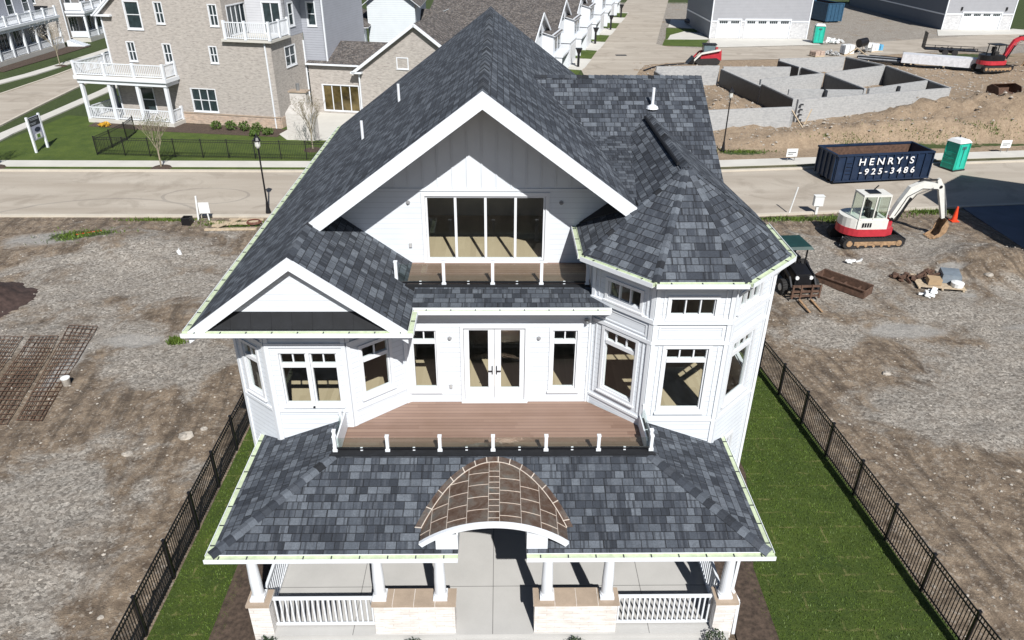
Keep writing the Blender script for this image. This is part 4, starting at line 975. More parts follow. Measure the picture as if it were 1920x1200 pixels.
# ================================================================= EXCAVATORS
def excavator(label, loc, rz, cA, cB, cab=True, s=1.0, name="excavator", arm_mat=None):
    E_ = thing(name, label, "excavator", loc, rz)
    for sy in (-1, 1):
        m = MB(); y0, y1 = sy*.62, sy*1.05; y0, y1 = min(y0,y1), max(y0,y1)
        prof = []
        for k in range(9): a = R(90+180*k/8); prof.append((-1.45+.30*math.cos(a), .31+.30*math.sin(a)))
        for k in range(9): a = R(-90+180*k/8); prof.append((1.45+.30*math.cos(a), .31+.30*math.sin(a)))
        m.prism([(x,y0,z) for x, z in prof], (0,y1-y0,0))
        L = [Vector((x,0,z)) for x, z in prof]+[Vector((prof[0][0],0,prof[0][1]))]
        for a, b in zip(L[:-1], L[1:]):
            n = max(1, int((b-a).length/.16)); d = (b-a).normalized(); nn = Vector((-d.z,0,d.x))
            for i in range(n):
                c = a+(b-a)*((i+.5)/n); c2 = c-nn*(-.0); m.beam((c.x,y0-.01,c.z),(c.x,y1+.01,c.z),.08,.05,0,tuple(nn))
        tr = m.build("track", M_RUB, E_, Z0)
        m = MB(); yy = (y0-.03,y0-.002) if sy < 0 else (y1+.002,y1+.03)
        m.box(-1.15,1.25,yy[0],yy[1],.20,.42)
        for x in (-1.42,1.42): m.tube((x,yy[0]-.01,.31),(x,yy[1],.31),.17,.17,12)
        for i in range(5): m.tube((-.9+i*.45,yy[0]-.008,.17),(-.9+i*.45,yy[1],.17),.08,.08,8)
        m.build("track_frame", M_TAN, E_, Z0)
    m = MB(); m.box(-.6,.6,-.62,.62,.2,.52); m.tube((0,0,.52),(0,0,.70),.45,.45,16); m.build("undercarriage", M_BLM, E_, Z0)
    # upper structure: rounded rear
    out = []
    for k in range(13):
        a = R(90+180*k/12); out.append((-.75+1.0*math.cos(a), 1.0*math.sin(a)))
    out += [(.55,-1.0),(1.05,-.75),(1.05,.75),(.55,1.0)]
    m = MB(); m.prism([(x,y,.70) for x, y in out], (0,0,.42)); m.build("lower_body", cB, E_, Z0)
    m = MB(); o2 = [(x*.985,y*.985) for x, y in out if x < .7]; m.prism([(x,y,1.121) for x, y in o2], (0,0,.55))
    hood = m.build("upper_body", cA, E_, Z0)
    m = MB()
    for i in range(4): m.box(-.9+i*.14,-.80+i*.14,-1.0,-.985,1.25,1.5)
    m.build("vent", M_BLM, hood, Z0)
    if cab:
        x0, x1, y0, y1, z0, z1 = -1.15, .42, -.95, .1, 1.62, 2.98
        m = MB(); p = .06
        for x in (x0, x1-p, (x0+x1)/2-.03):
            for y in (y0, y1-p): m.box(x,x+p,y,y+p,z0,z1)
        m.box(x0,x1,y0,y1,z1,z1+.10); m.box(x0,x1,y0,y1,z0-.5,z0); m.box(x0+p,x1-p,y0,y0+p,2.02-.35,2.05-.30)
        c = m.build("cab", cA, E_, Z0)
        m = MB(); e = .02
        m.box(x0+p,(x0+x1)/2-.03,y0+e,y0+e+.01,z0,z1); m.box((x0+x1)/2+.03,x1-p,y0+e,y0+e+.01,z0,z1); m.box(x0+p,x1-p,y1-e-.01,y1-e,z0,z1)
        m.box(x0+e,x0+e+.01,y0+p,y1-p,z0,z1); m.box(x1-e-.01,x1-e,y0+p,y1-p,z0,z1); m.build("window", M_GLASS, c, Z0)
        m = MB(); m.box(-.5,.0,-.65,-.2,1.63,2.0); m.box(-.6,-.45,-.65,-.2,2.0,2.6); m.build("seat", M_RUB, c, Z0)
        m = MB(); m.box(-.75,-.1,-.7,-.1,3.08,3.13); m.beam((-.1,.05,3.08),(.1,.05,3.3),.05,.05); m.build("roof_hatch", M_BLM, c, Z0)
    else:
        m = MB()
        for x in (-.9,.4):
            for y in (-.8,.2): m.box(x,x+.07,y,y+.07,1.6,2.7)
        m.box(-1.0,.55,-.9,.35,2.7,2.78); c = m.build("canopy", M_BLM, E_, Z0)
        m = MB(); m.box(-.5,.0,-.55,.0,1.62,2.0); m.box(-.62,-.45,-.55,.0,2.0,2.5); m.build("seat", M_RUB, c, Z0)
    # boom, stick, bucket
    def arm(name, pts, w, hs, mat):
        m = MB()
        up = []; lo = []
        for i, (x, z) in enumerate(pts):
            a = Vector(pts[max(0,i-1)]); b = Vector(pts[min(len(pts)-1,i+1)]); d = (b-a).normalized(); n = Vector((-d.y,d.x))
            up.append((x+n.x*hs[i], z+n.y*hs[i])); lo.append((x-n.x*hs[i], z-n.y*hs[i]))
        for i in range(len(pts)-1):
            q = [up[i],up[i+1],lo[i+1],lo[i]]; m.prism([(x,BY-w/2,z) for x, z in q], (0,w,0))
        return m.build(name, mat, E_, Z0)
    BY = .25
    m = MB(); m.box(1.0,1.45,BY-.18,BY+.18,.75,1.15); m.tube((1.35,BY,.7),(1.35,BY,1.45),.14,.14,10); m.build("swing_bracket", cB, E_, Z0)
    bm = arm("boom", [(1.35,1.30),(1.75,2.15),(2.2,2.95),(2.75,3.25),(3.75,3.12)], .32, [.16,.22,.27,.22,.15], arm_mat or cA)
    m = MB(); m.tube((1.6,BY-.2,1.15),(2.15,BY-.2,2.55),.07,.07,8); m.tube((1.6,BY+.2,1.15),(2.15,BY+.2,2.55),.07,.07,8); m.tube((2.5,BY,3.48),(3.55,BY,3.5),.06,.06,8)
    m.path([(1.5,BY-.17,1.5),(1.95,BY-.17,2.6),(2.7,BY-.17,3.05),(3.6,BY-.17,3.0)], .025); m.build("hydraulic_ram", M_BLM, bm, Z0)
    m = MB(); m.path([(1.45,BY+.19,1.5),(1.75,BY+.24,2.3),(2.35,BY+.3,3.2),(3.1,BY+.2,3.55),(3.75,BY+.12,3.35)], .022); m.path([(1.45,BY-.2,1.2),(1.9,BY-.24,2.0),(2.4,BY-.24,2.75),(3.3,BY-.2,3.1)], .022)
    m.tube((1.35,BY-.22,1.3),(1.35,BY+.22,1.3),.09,.09,8); m.tube((3.72,BY-.2,3.14),(3.72,BY+.2,3.14),.09,.09,8); m.build("hydraulic_hose", M_BLM, bm, Z0)
    st = arm("stick", [(3.55,3.55),(3.8,3.1),(4.15,2.1),(4.45,1.25)], .2, [.09,.16,.12,.09], arm_mat or cA)
    m = MB(); m.tube((3.95,BY,3.25),(4.45,BY,2.0),.05,.05,8); m.tube((4.45,BY,2.0),(4.65,BY,1.35),.035,.035,8); m.build("hydraulic_ram", M_STEEL, st, Z0)
    m = MB(); ab = [(4.55,1.25),(4.75,.95),(4.70,.50),(4.45,.22),(4.05,.10),(3.95,.18),(4.30,.42),(4.36,.80)]
    for y in (BY-.36,BY+.33): m.prism([(x,y,z) for x, z in ab], (0,.03,0))
    for a, b in ((0,1),(1,2),(2,3),(3,4)): m.beam((ab[a][0],BY,ab[a][1]),(ab[b][0],BY,ab[b][1]),.66,.03,0,(0,1,0)) if False else m.hexa([(ab[a][0],BY-.34,ab[a][1]),(ab[b][0],BY-.34,ab[b][1]),(ab[b][0],BY+.34,ab[b][1]),(ab[a][0],BY+.34,ab[a][1]),(ab[a][0]-.03,BY-.34,ab[a][1]+.02),(ab[b][0]-.03,BY-.34,ab[b][1]+.02),(ab[b][0]-.03,BY+.34,ab[b][1]+.02),(ab[a][0]-.03,BY+.34,ab[a][1]+.02)])
    for i in range(4): m.box(3.82,4.02,BY-.33+i*.2,BY-.26+i*.2,.10,.15)
    m.build("bucket", M_TAN, E_, Z0)
    m = MB(); 
    if cab: m.beam((1.8,-.95,.35),(1.8,.95,.35),.10,.34); m.beam((1.2,-.5,.4),(1.8,-.5,.35),.1,.1); m.beam((1.2,.5,.4),(1.8,.5,.35),.1,.1)
    else: m.beam((1.85,-1,.4),(1.85,1,.4),.1,.4); m.beam((1.2,-.5,.4),(1.85,-.5,.35),.1,.1)
    m.build("blade", M_BLM, E_, Z0)
    E_.scale = (s,s,s); return E_
excavator("white and red compact excavator with its arm stretched over the gravel", (20.35,37.95,.0), R(3), M_CREAM, M_RED, True, .98)
excavator("red excavator with open canopy working on the dirt bank", (56.6,87.6,.4), R(8), M_BLM, M_RED, False, 1.05, arm_mat=M_RED)

# ================================================================= TRACTOR WITH FORKS
def tractor():
    T = thing("forklift_tractor", "green canopy tractor with pallet forks, half behind the turret eave", "tractor", (14.25,32.3,.0), R(4))
    for sx in (-1,1):
        for (y, r, wd, z) in ((.75,.52,.36,.52),(-.75,.36,.28,.36)):
            m = MB(); x0 = sx*.62; x1 = sx*(.62+wd); m.tube((x0,y,z),(x1,y,z),r,r,20)
            for k in range(20): a = 2*math.pi*k/20; m.beam((x0,y+r*math.cos(a),z+r*math.sin(a)),(x1,y+r*math.cos(a+.12),z+r*math.sin(a+.12)),.05,.05)
            w_ = m.build("wheel", M_RUB, T, Z0); m = MB(); m.tube((x1,y,z),(x1+sx*.02,y,z),r*.5,r*.45,16); m.build("rim", M_CREAM, w_, Z0)
    m = MB(); m.box(-.5,.5,-.2,1.2,.5,1.05); m.box(-.55,.55,.55,1.3,1.05,1.3); m.build("body", M_BLM, T, Z0)
    m = MB(); m.hexa([(-.42,-1.15,.6),(.42,-1.15,.6),(.42,-.21,.6),(-.42,-.21,.6),(-.38,-1.1,1.15),(.38,-1.1,1.15),(.4,-.21,1.3),(-.4,-.21,1.3)]); 
    hd = m.build("hood", M_BLM, T, Z0); m = MB(); m.box(-.3,.3,-1.18,-1.15,.7,1.05); m.build("grille", M_BLM, hd, Z0)
    for sx in (-1,1): m = MB(); m.tube((sx*.34,-1.13,1.0),(sx*.34,-1.2,1.0),.09,.09,12); m.build("headlight", M_TEALW, hd, Z0)
    m = MB()
    for x in (-.52,.46):
        for y in (-.05,1.1): m.box(x,x+.06,y,y+.06,1.0,2.05)
    m.build("canopy_frame", M_BLM, T, Z0)
    m = MB(); m.hexa([(-.68,-.3,2.05),(.68,-.3,2.05),(.68,1.35,2.05),(-.68,1.35,2.05),(-.58,-.2,2.17),(.58,-.2,2.17),(.58,1.25,2.17),(-.58,1.25,2.17)]); m.build("canopy", M_GRNCAN, T, Z0)
    m = MB(); m.box(-.25,.25,.35,.8,1.06,1.35); m.box(-.25,.25,.75,.88,1.3,1.75); m.build("seat", M_RUB, T, Z0)
    m = MB(); m.tube((0,-.05,1.25),(0,.2,1.55),.025,.025,6); m.lathe((0,.2,1.53),[(.18,0),(.19,.02),(.18,.04)],14); m.build("steering_wheel", M_BLM, T, Z0)
    for sx in (-1,1): m = MB(); m.beam((sx*.62,.2,1.2),(sx*.6,-.9,.95),.08,.14); m.beam((sx*.6,-.9,.95),(sx*.6,-1.5,.35),.08,.12); m.build("loader_arm", M_BLM, T, Z0)
    m = MB()
    for z in (.22,.45,.72): m.box(-.72,.72,-1.62,-1.54,z,z+.09)
    for x in (-.7,-.3,.22,.62): m.box(x,x+.08,-1.66,-1.6,.15,.85)
    c = m.build("fork_carriage", M_RUST, T, Z0)
    for x in (-.33,.25): m = MB(); m.hexa([(x,-2.85,.06),(x+.1,-2.85,.06),(x+.1,-1.66,.06),(x,-1.66,.06),(x,-2.85,.08),(x+.1,-2.85,.08),(x+.1,-1.66,.13),(x,-1.66,.13)]); m.build("fork", M_TAN, c, Z0)
tractor()
# steel trough
T = thing("steel_trough", "long dark rusty steel trough lying open on the gravel", "trough", (16.75,32.1,.02), R(-49))
m = MB(); L, W, hh, t = 2.5, .85, .42, .04
m.hexa([(-L/2,-W/2,0),(L/2,-W/2,0),(L/2,W/2,0),(-L/2,W/2,0),(-L/2,-W/2,t),(L/2,-W/2,t),(L/2,W/2,t),(-L/2,W/2,t)])
for s_ in (-1,1): m.beam((-L/2,s_*W/2,hh/2),(L/2,s_*W/2,hh/2),t,hh); m.beam((-L/2,s_*(W/2+.03),hh),(L/2,s_*(W/2+.03),hh),.09,.04)
for x in (-L/2,L/2): m.beam((x,-W/2,hh/2),(x,W/2,hh/2),t,hh)
m.build("body", M_RUST, T, Z0)
for x in (-.7,0,.7): m = MB(); m.beam((x,-W/2+.02,.12),(x,W/2-.02,.12),.06,.16); m.build("divider", M_RUST, T, Z0)
# traffic cone, utility box, posts
T = thing("traffic_cone", "orange traffic cone standing behind the white excavator bucket", "cone", (27.1,41.0,.03))
m = MB(); m.box(-.22,.22,-.22,.22,0,.05); m.build("base", M_ORANGE, T, Z0); m = MB(); m.lathe((0,0,.05),[(.17,0),(.05,.85),(.03,.86)],16); m.build("body", M_ORANGE, T, Z0)
T = thing("utility_box", "small white utility box on a post beside the white excavator", "utility box", (19.25,42.2,.0))
m = MB(); m.box(-.07,.07,-.07,.07,0,.6); m.build("post", M_TEALW, T, Z0); m = MB(); m.box(-.28,.28,-.14,.14,.55,1.15); m.box(-.30,.30,-.17,.17,1.15,1.19); m.build("cabinet", M_TEALW, T, Z0)
m = MB(); m.tube((17.6,42.2,0),(17.85,42.2,1.7),.045,.045,8); tag(m.build("pole", M_TEALW), "thin leaning white pole at the kerb right of the turret", "pole")
m = MB(); m.tube((18.75,37.3,0),(18.8,37.25,.55),.05,.05,8); tag(m.build("pipe_stub", M_TEALW), "short white pipe stub standing against the excavator track", "pipe")
for (x, y, lb) in ((21.4,52.9,"small white yard sign on the pavement left of the navy dumpster"),(38.8,55.4,"small white yard sign on the pavement right of the teal toilet")):
    T = thing("yard_sign", lb, "sign", (x,y,.06), R(5), "small white yard signs on the pavement")
    m = MB(); m.box(-.28,-.25,-.02,.02,0,.75); m.box(.25,.28,-.02,.02,0,.75); m.build("stake", M_STEEL, T, Z0)
    m = MB(); m.box(-.42,.42,-.03,-.021,.35,.95); m.build("panel", M_TEALW, T, Z0)
    m = MB(); m.box(-.3,.3,-.035,-.0301,.62,.7); m.box(-.3,.1,-.035,-.0301,.5,.56); m.build("marking", M_STEEL, T, Z0)
# ================================================================= LAMP POSTS
def lamp(label, loc, rz=0, group="black street lamp posts"):
    T = thing("street_lamp", label, "street lamp", loc, rz, group)
    m = MB(); m.lathe((0,0,0),[(.16,0),(.16,.08),(.11,.35),(.07,.7),(.055,.75),(.045,3.9),(.07,3.92),(.07,3.98)],12); m.build("pole", M_BLM, T, Z0)
    m = MB(); m.lathe((0,0,3.98),[(.09,0),(.15,.12),(.17,.42)],8); g_ = m.build("lantern_glass", simple("frosted_glass",(.7,.7,.66),.3), T, Z0)
    m = MB(); m.lathe((0,0,4.40),[(.22,0),(.23,.04),(.14,.20),(.06,.27),(.03,.38),(.01,.42)],8)
    for k in range(4): a = R(45+90*k); m.beam((.10*math.cos(a),.10*math.sin(a),3.98),(.18*math.cos(a),.18*math.sin(a),4.41),.02,.02)
    m.build("lantern_cap", M_BLM, T, Z0); return T
L1 = lamp("tall black street lamp at the near kerb left of the white house", (-14.0,42.2,.0))
dup(L1, (17.1,55.6,.05), 0, "tall black street lamp in front of the block foundation walls")

# ================================================================= BRICK HOUSE ACROSS THE STREET (local coordinates)
TH = R(-12)
BH = thing("brick_house", "three-storey tan brick house with white wrap-around porch and roof deck", "house", (-18.29,61.99,0), TH)
Ff = Fr((-14.6,0),(0,0)); Fs = Fr((0,0),(0,5.9)); w = MB(); X = lambda x: x+14.6
winF = [(X(-12.3),X(-11.05),7.5,9.5),(X(-9.6),X(-8.95),7.97,9.5),(X(-4.85),X(-4.2),7.93,9.45),(X(-12.85),X(-12.2),4.95,6.4),(X(-9.55),X(-8.9),4.93,6.35),(X(-5.4),X(-4.8),5.08,6.3),(X(-7.8),X(-5.6),1.08,2.9),
        (X(-12.6),X(-11.4),.8,2.8)]
w = MB()
wall(w, Ff, 0, 1.6, 0, 8.4, th=.3); wall(w, Ff, 1.6, X(-3.72), 0, 9.9, winF, th=.3)
w.prism([(-14.6,0,8.4),(-13.0,0,8.4),(-13.0,0,9.95),(-14.6,0,8.75)], (0,.3,0)); w.prism([(-13.0,0,9.9),(-3.72,0,9.9),(-3.72,0,11.5),(-9.1,0,12.9),(-13.0,0,9.95)], (0,.3,0)); w.prism([(-14.6,12,0),(-3.72,12,0),(-3.72,12,11.5),(-9.1,12,12.9),(-14.6,12,8.8)], (0,-.3,0)); wall(w, Ff, X(-3.72), 14.6, 0, 6.78, [], th=.3)
wall(w, Fs, .3, 5.9, 0, 6.78, [(2.3,4.1,4.58,6.08)], th=.3)
wall(w, Fr((-14.6,12),(-14.6,0)), 0, 12-.3, 0, 8.4, [(3,4.2,4.9,6.4),(7,8.2,4.9,6.4),(8.6,9.8,.8,2.9)], th=.3)
wall(w, Fr((-3.72,.3),(-3.72,6.0)), 0, 5.7, 6.79, 11.5, [(.4,3.2,7.1,9.3)], th=.3)
w.build("wall", M_BRICK, BH, Z0)
for i, h in enumerate(winF):
    if i == 6: window(Ff,*h,BH,cols=(.34,.67),off=Z0,glass=M_FARGL,split=.5,cas=.06)
    elif i == 0: window(Ff,*h,BH,off=Z0,glass=M_FARGL,split=.52,cas=.1)
    else: window(Ff,*h,BH,off=Z0,glass=M_FARGL,split=.5,cas=.07,cols=(.5,) if 0 < i < 7 else ())
window(Fs,2.3,4.1,4.58,6.08,BH,cols=(.5,),off=Z0,glass=M_FARGL,split=.5,cas=.07)
FQ = Fr((-14.6,12),(-14.6,0))
for h in ((3,4.2,4.9,6.4),(7,8.2,4.9,6.4),(8.6,9.8,.8,2.9)): window(FQ,*h,BH,off=Z0,glass=M_FARGL,split=.5)
window(Fr((-3.72,.3),(-3.72,6.0)),.4,3.2,7.1,9.3,BH,cols=(.25,.5,.75),off=Z0,glass=M_FARGL,name="sliding_door",sill=False)
m = MB(); Ff.box(m,X(-8.9),14.6,.003,.08,0,.86); Fs.box(m,.0,5.9,.003,.08,0,.86); m.build("stone_base", M_LEDGE, BH, Z0)
m = MB(); Ff.box(m,X(-8.9),14.66,.003,.12,.86,.94); m.build("ledge", M_CAPST, BH, Z0)
m = MB()                                                            # corner boards, downspouts
for x, y, z0, z1 in ((-14.63,-.03,0,8.4),(-.45,-.06,0,6.8),(.05,5.75,0,6.2)): m = MB(); m.box(x-.05,x+.05,y-.05,y+.04,z0,z1); m.build("downspout", M_WH, BH, Z0)
m = MB(); m.box(-15.3,-13.6,-.35,.0,8.36,8.5); m.beam((-15.0,-.3,8.45),(-11.2,-.3,11.5),.12,.3)
m.build("trim", M_WH, BH, Z0)
m = MB(); m.roof([(-15.15,-.4,8.42),(-9.1,-.4,13.02),(-9.1,12.4,13.02),(-15.15,12.4,8.42)]); m.roof([(-3.3,-.4,11.5),(-9.1,-.4,13.02),(-9.1,12.4,13.02),(-3.3,12.4,11.5)]); m.roof([(-3.9,2.8,11.55),(2.4,2.8,11.55),(2.4,9.2,13.2),(-3.9,9.2,13.2)]); m.roof([(-3.9,9.2,13.2),(2.4,9.2,13.2),(2.4,15.4,11.55),(-3.9,15.4,11.55)]); m.build("upper_roof", [M_SHB, M_WH], BH, Z0)
# upper storey behind the deck and roof deck
w = MB(); wall(w, Fr((-3.42,3.1),(0,3.1)), 0, 3.42, 7.0, 11.5, [(1.5,3.0,7.05,9.4)], th=.2); w.build("upper_wall", siding("pale_grey_siding",(.62,.63,.66),.2), BH, Z0)
window(Fr((-3.42,3.1),(0,3.1)),1.5,3.0,7.05,9.4,BH,cols=(.5,),off=Z0,glass=M_FARGL,name="sliding_door",sill=False)
w = MB(); wall(w, Fr((0,3.1),(0,6.0)), 0, 2.9, 6.79, 11.5, [(.7,1.5,7.6,9.3)], th=.2); wall(w, Fr((0,6.0),(2.0,6.0)), 0.0, 2.0, 3.5, 11.5, [(.6,1.3,7.4,9.2)], th=.2); wall(w, Fr((2.0,6.0),(2.0,15)), 0, 9, 0, 11.5, th=.2); w.build("upper_wall", M_GRAYSID, BH, Z0)
window(Fr((0,3.1),(0,6.0)),.7,1.5,7.6,9.3,BH,off=Z0,glass=M_FARGL,split=.5); window(Fr((0,6.0),(2.0,6.0)),.6,1.3,7.4,9.2,BH,off=Z0,glass=M_FARGL,split=.5)
m = MB(); m.box(1.94,2.06,5.94,6.06,3.5,11.5); m.build("trim", M_WH, BH, Z0)
m = MB(); m.box(-4.0,.3,-.35,3.1,6.80,6.99); m.build("roof_deck", M_WALK, BH, Z0)
def wrail(P, z, h, n=9, parent=BH):
    for a, b in zip(P[:-1], P[1:]):
        m = MB(); L = math.dist(a, b); k = max(4, int(L/.16)); m.beam((*a,z+h),(*b,z+h),.09,.07); m.beam((*a,z+.1),(*b,z+.1),.07,.06)
        for i in range(k): f = (i+.5)/k; m.beam((a[0]+(b[0]-a[0])*f,a[1]+(b[1]-a[1])*f,z+.1),(a[0]+(b[0]-a[0])*f,a[1]+(b[1]-a[1])*f,z+h-.03),.045,.045,0,(0,1,0))
        m.build("deck_railing", M_WH, parent, Z0)
    for a in P: m = MB(); m.box(a[0]-.1,a[0]+.1,a[1]-.1,a[1]+.1,z-.05,z+h+.14); m.build("railing_post", M_WH, parent, Z0)
wrail([(-3.6,-.28),(-1.85,-.28),(.2,-.28),(.2,1.4),(.2,3.0)], 7.0, 1.25)
# porch
m = MB(); m.box(-16.9,-8.8,-1.75,-.0,.0,.35); m.box(-16.9,-14.6,0,6,.0,.35); m.build("porch_floor", M_WALK, BH, Z0)
m = MB(); m.box(-16.95,-8.75,-1.8,-1.45,3.3,3.62); m.box(-16.95,-16.6,-1.45,6,3.3,3.62); m.box(-9.1,-8.75,-1.45,-.0,3.3,3.62); m.box(-17.1,-8.6,-1.95,-.02,3.63,3.92); m.box(-17.1,-14.66,-.02,6.1,3.63,3.92); m.build("porch_beam", M_WH, BH, Z0)
m = MB(); m.box(-17.0,-8.7,-1.85,-.05,3.921,3.95); m.box(-17.0,-14.7,-.05,6.0,3.921,3.95); m.build("deck_floor", M_WALK, BH, Z0)
for x, y in ((-16.75,-1.6),(-14.15,-1.6),(-11.55,-1.6),(-8.95,-1.6),(-16.75,2.0),(-16.75,5.8)): m = MB(); m.box(x-.13,x+.13,y-.13,y+.13,.35,3.3); m.build("porch_post", M_WH, BH, Z0)
wrail([(-8.8,-.15),(-8.8,-1.75),(-11.5,-1.75),(-14.2,-1.75),(-16.95,-1.75),(-16.95,2.0),(-16.95,5.9)], 3.95, 1.0)
wrail([(-8.95,-.15),(-8.95,-1.6),(-11.55,-1.6),(-14.15,-1.6),(-16.75,-1.6),(-16.75,2.0),(-16.75,5.8)], .35, .95)
# wing
Fw = Fr((.2,5.8),(5.2,5.8)); w = MB(); wall(w, Fw, 0, 5.0, 0, 4.35, [(1.16,4.5,.3,2.5)], th=.25); 
w.prism([(5.0,5.4,0),(15.6,5.4,0),(15.6,5.4,3.95),(10.3,5.4,7.75),(5.0,5.4,3.95)], (0,.25,0)); w.prism([(5.0,5.65,0),(5.0,15,0),(5.0,15,3.9),(5.0,5.65,3.9)], (.2,0,0)); w.prism([(15.6,5.65,0),(15.6,13,0),(15.6,13,3.9),(15.6,5.65,3.9)], (-.2,0,0))
w.build("wing_wall", M_BRICK, BH, Z0)
window(Fw,1.16,4.5,.3,2.5,BH,cols=(.25,.5,.75),off=Z0,glass=simple("amber_reflecting_glass",(.10,.075,.03),.1,var=.8,sc=.9),name="sliding_door",sill=False)
Fg = Fr((5.0,5.4),(15.6,5.4)); window(Fg,3.6,4.5,4.3,5.1,BH,off=Z0,glass=M_FARGL)
w = MB(); w.roof([(.1,5.5,4.33),(5.3,5.5,4.33),(7.5,9.2,5.75),(.6,9.2,5.75)]); w.roof([(.6,9.2,5.75),(7.5,9.2,5.75),(7.5,13,4.3),(.1,13,4.3)])
w.roof([(10.3,5.05,7.95),(4.55,5.05,3.85),(4.55,16,3.85),(10.3,16,7.95)]); w.roof([(10.3,5.05,7.95),(16.05,5.05,3.85),(16.05,14,3.85),(10.3,14,7.95)]); w.build("roof", [M_SHB, M_WH], BH, Z0)
m = MB(); 
for sx in (-1,1): m.beam((10.3,5.02,7.84),(10.3+sx*5.75,5.02,3.74),.08,.24)
m.box(4.4,5.4,4.98,5.39,3.72,3.86); m.beam((.1,5.48,4.28),(5.0,5.48,4.28),.08,.14); m.box(5.02,5.12,5.28,5.38,0,3.75); m.build("trim", M_WH, BH, Z0)
# outdoor chimney and terrace
T = thing("outdoor_fireplace", "whitewashed brick outdoor fireplace with stepped shoulders beside the brick house", "fireplace", (-15.8,58.7,0), R(-8))
M_WBR = brickmat("whitewashed_brick", ((.62,.58,.54),(.50,.46,.43),(.66,.63,.60)), (.55,.52,.5), .24, .085)
m = MB(); m.box(-1.0,1.2,-.4,.6,0,2.1); m.hexa([(-1.0,-.4,2.1),(1.2,-.4,2.1),(1.2,.6,2.1),(-1.0,.6,2.1),(-.55,-.3,2.75),(.85,-.3,2.75),(.85,.5,2.75),(-.55,.5,2.75)]); m.box(-.5,.8,-.25,.45,2.75,3.7); m.build("stack", M_WBR, T, Z0)
m = MB(); m.box(-.58,.88,-.33,.53,3.7,3.8); m.build("cap", M_CAPST, T, Z0); m = MB(); m.tube((.1,.1,3.8),(.1,.1,4.3),.14,.14,10); m.build("flue", M_STEEL, T, Z0)
sheet("terrace", [(-18.0,60.0),(-17.0,58.4),(-12.3,58.2),(-10.6,67.2),(-16.3,67.9)], .06, M_WALK, th=.06)
# ---- shrubs
def shrub(label, loc, r, h, mat, n=260, seed=1, cat="shrub", name="shrub", group=None, lf=.07):
    rd = random.Random(seed); T = thing(name, label, cat, loc, 0, group); m = MB()
    for i in range(9):
        a = rd.uniform(0,6.3); m.tube((0,0,0),(r*.6*math.cos(a),r*.6*math.sin(a),h*rd.uniform(.5,.9)),.012,.005,4)
    m.build("stem", M_BARK, T, Z0); m = MB()
    for i in range(n):
        while True:
            x, y, z = rd.uniform(-1,1), rd.uniform(-1,1), rd.uniform(-.9,1)
            if .25 < x*x+y*y+z*z < 1: break
        p = Vector((x*r,y*r,h*.5+z*h*.5)); u = Vector((rd.gauss(0,1),rd.gauss(0,1),rd.gauss(0,1))).normalized()*lf; v = Vector((rd.gauss(0,1),rd.gauss(0,1),rd.gauss(0,1))).normalized()*lf*.6
        m.add([p-u,p+v,p+u,p-v],[(0,1,2,3)])
    m.build("foliage", mat, T, Z0); return T
for i, (x, y, h, mt, lb) in enumerate([(-23.6,61.6,.7,M_SHRUB,"leftmost round green shrub along the stone base of the brick house"),(-22.3,61.3,.8,M_SHRUB,"upright green shrub under the tall triple window of the brick house"),
        (-21.1,61.1,.8,M_SHRUB,"green shrub in the middle of the bed along the brick house"),(-20.0,60.8,.75,M_SHRUB,"green shrub nearest the white downpipe of the brick house"),
        (-18.9,59.9,.6,M_SHRUB,"low yellow-green shrub in front of the corner downpipe"),(-19.9,59.6,.5,M_SHRUB,"low shrub at the lawn edge of the brick house bed"),(-33.2,62.4,.35,M_YFLOW,"yellow flowering plant at the foot of the white porch")]):
    shrub(lb, (x,y,.03), .45, h, mt, 150, 20+i, group="shrubs along the brick house" if mt is M_SHRUB else None, lf=.12, cat="shrub" if mt is M_SHRUB else "plant", name="shrub" if mt is M_SHRUB else "flowering_plant")
for i, (x, lb) in enumerate(((-5.75,"small dark shrub below the leftmost stone pier of the porch"),(-2.15,"small dark shrub below the wide stone pier left of the entry"),(1.85,"small dark shrub below the wide stone pier right of the entry"),(5.3,"small dark shrub below the rightmost stone pier of the porch"))):
    shrub(lb, (x,11.88 if x in (-2.15,1.85) else 11.95,.0), .30, .42 if i < 3 else .6, simple("dark_shrub_leaf",(.03,.055,.02),.8,var=.6,sc=9), 260, 40+i, group="small shrubs in front of the porch", lf=.045)
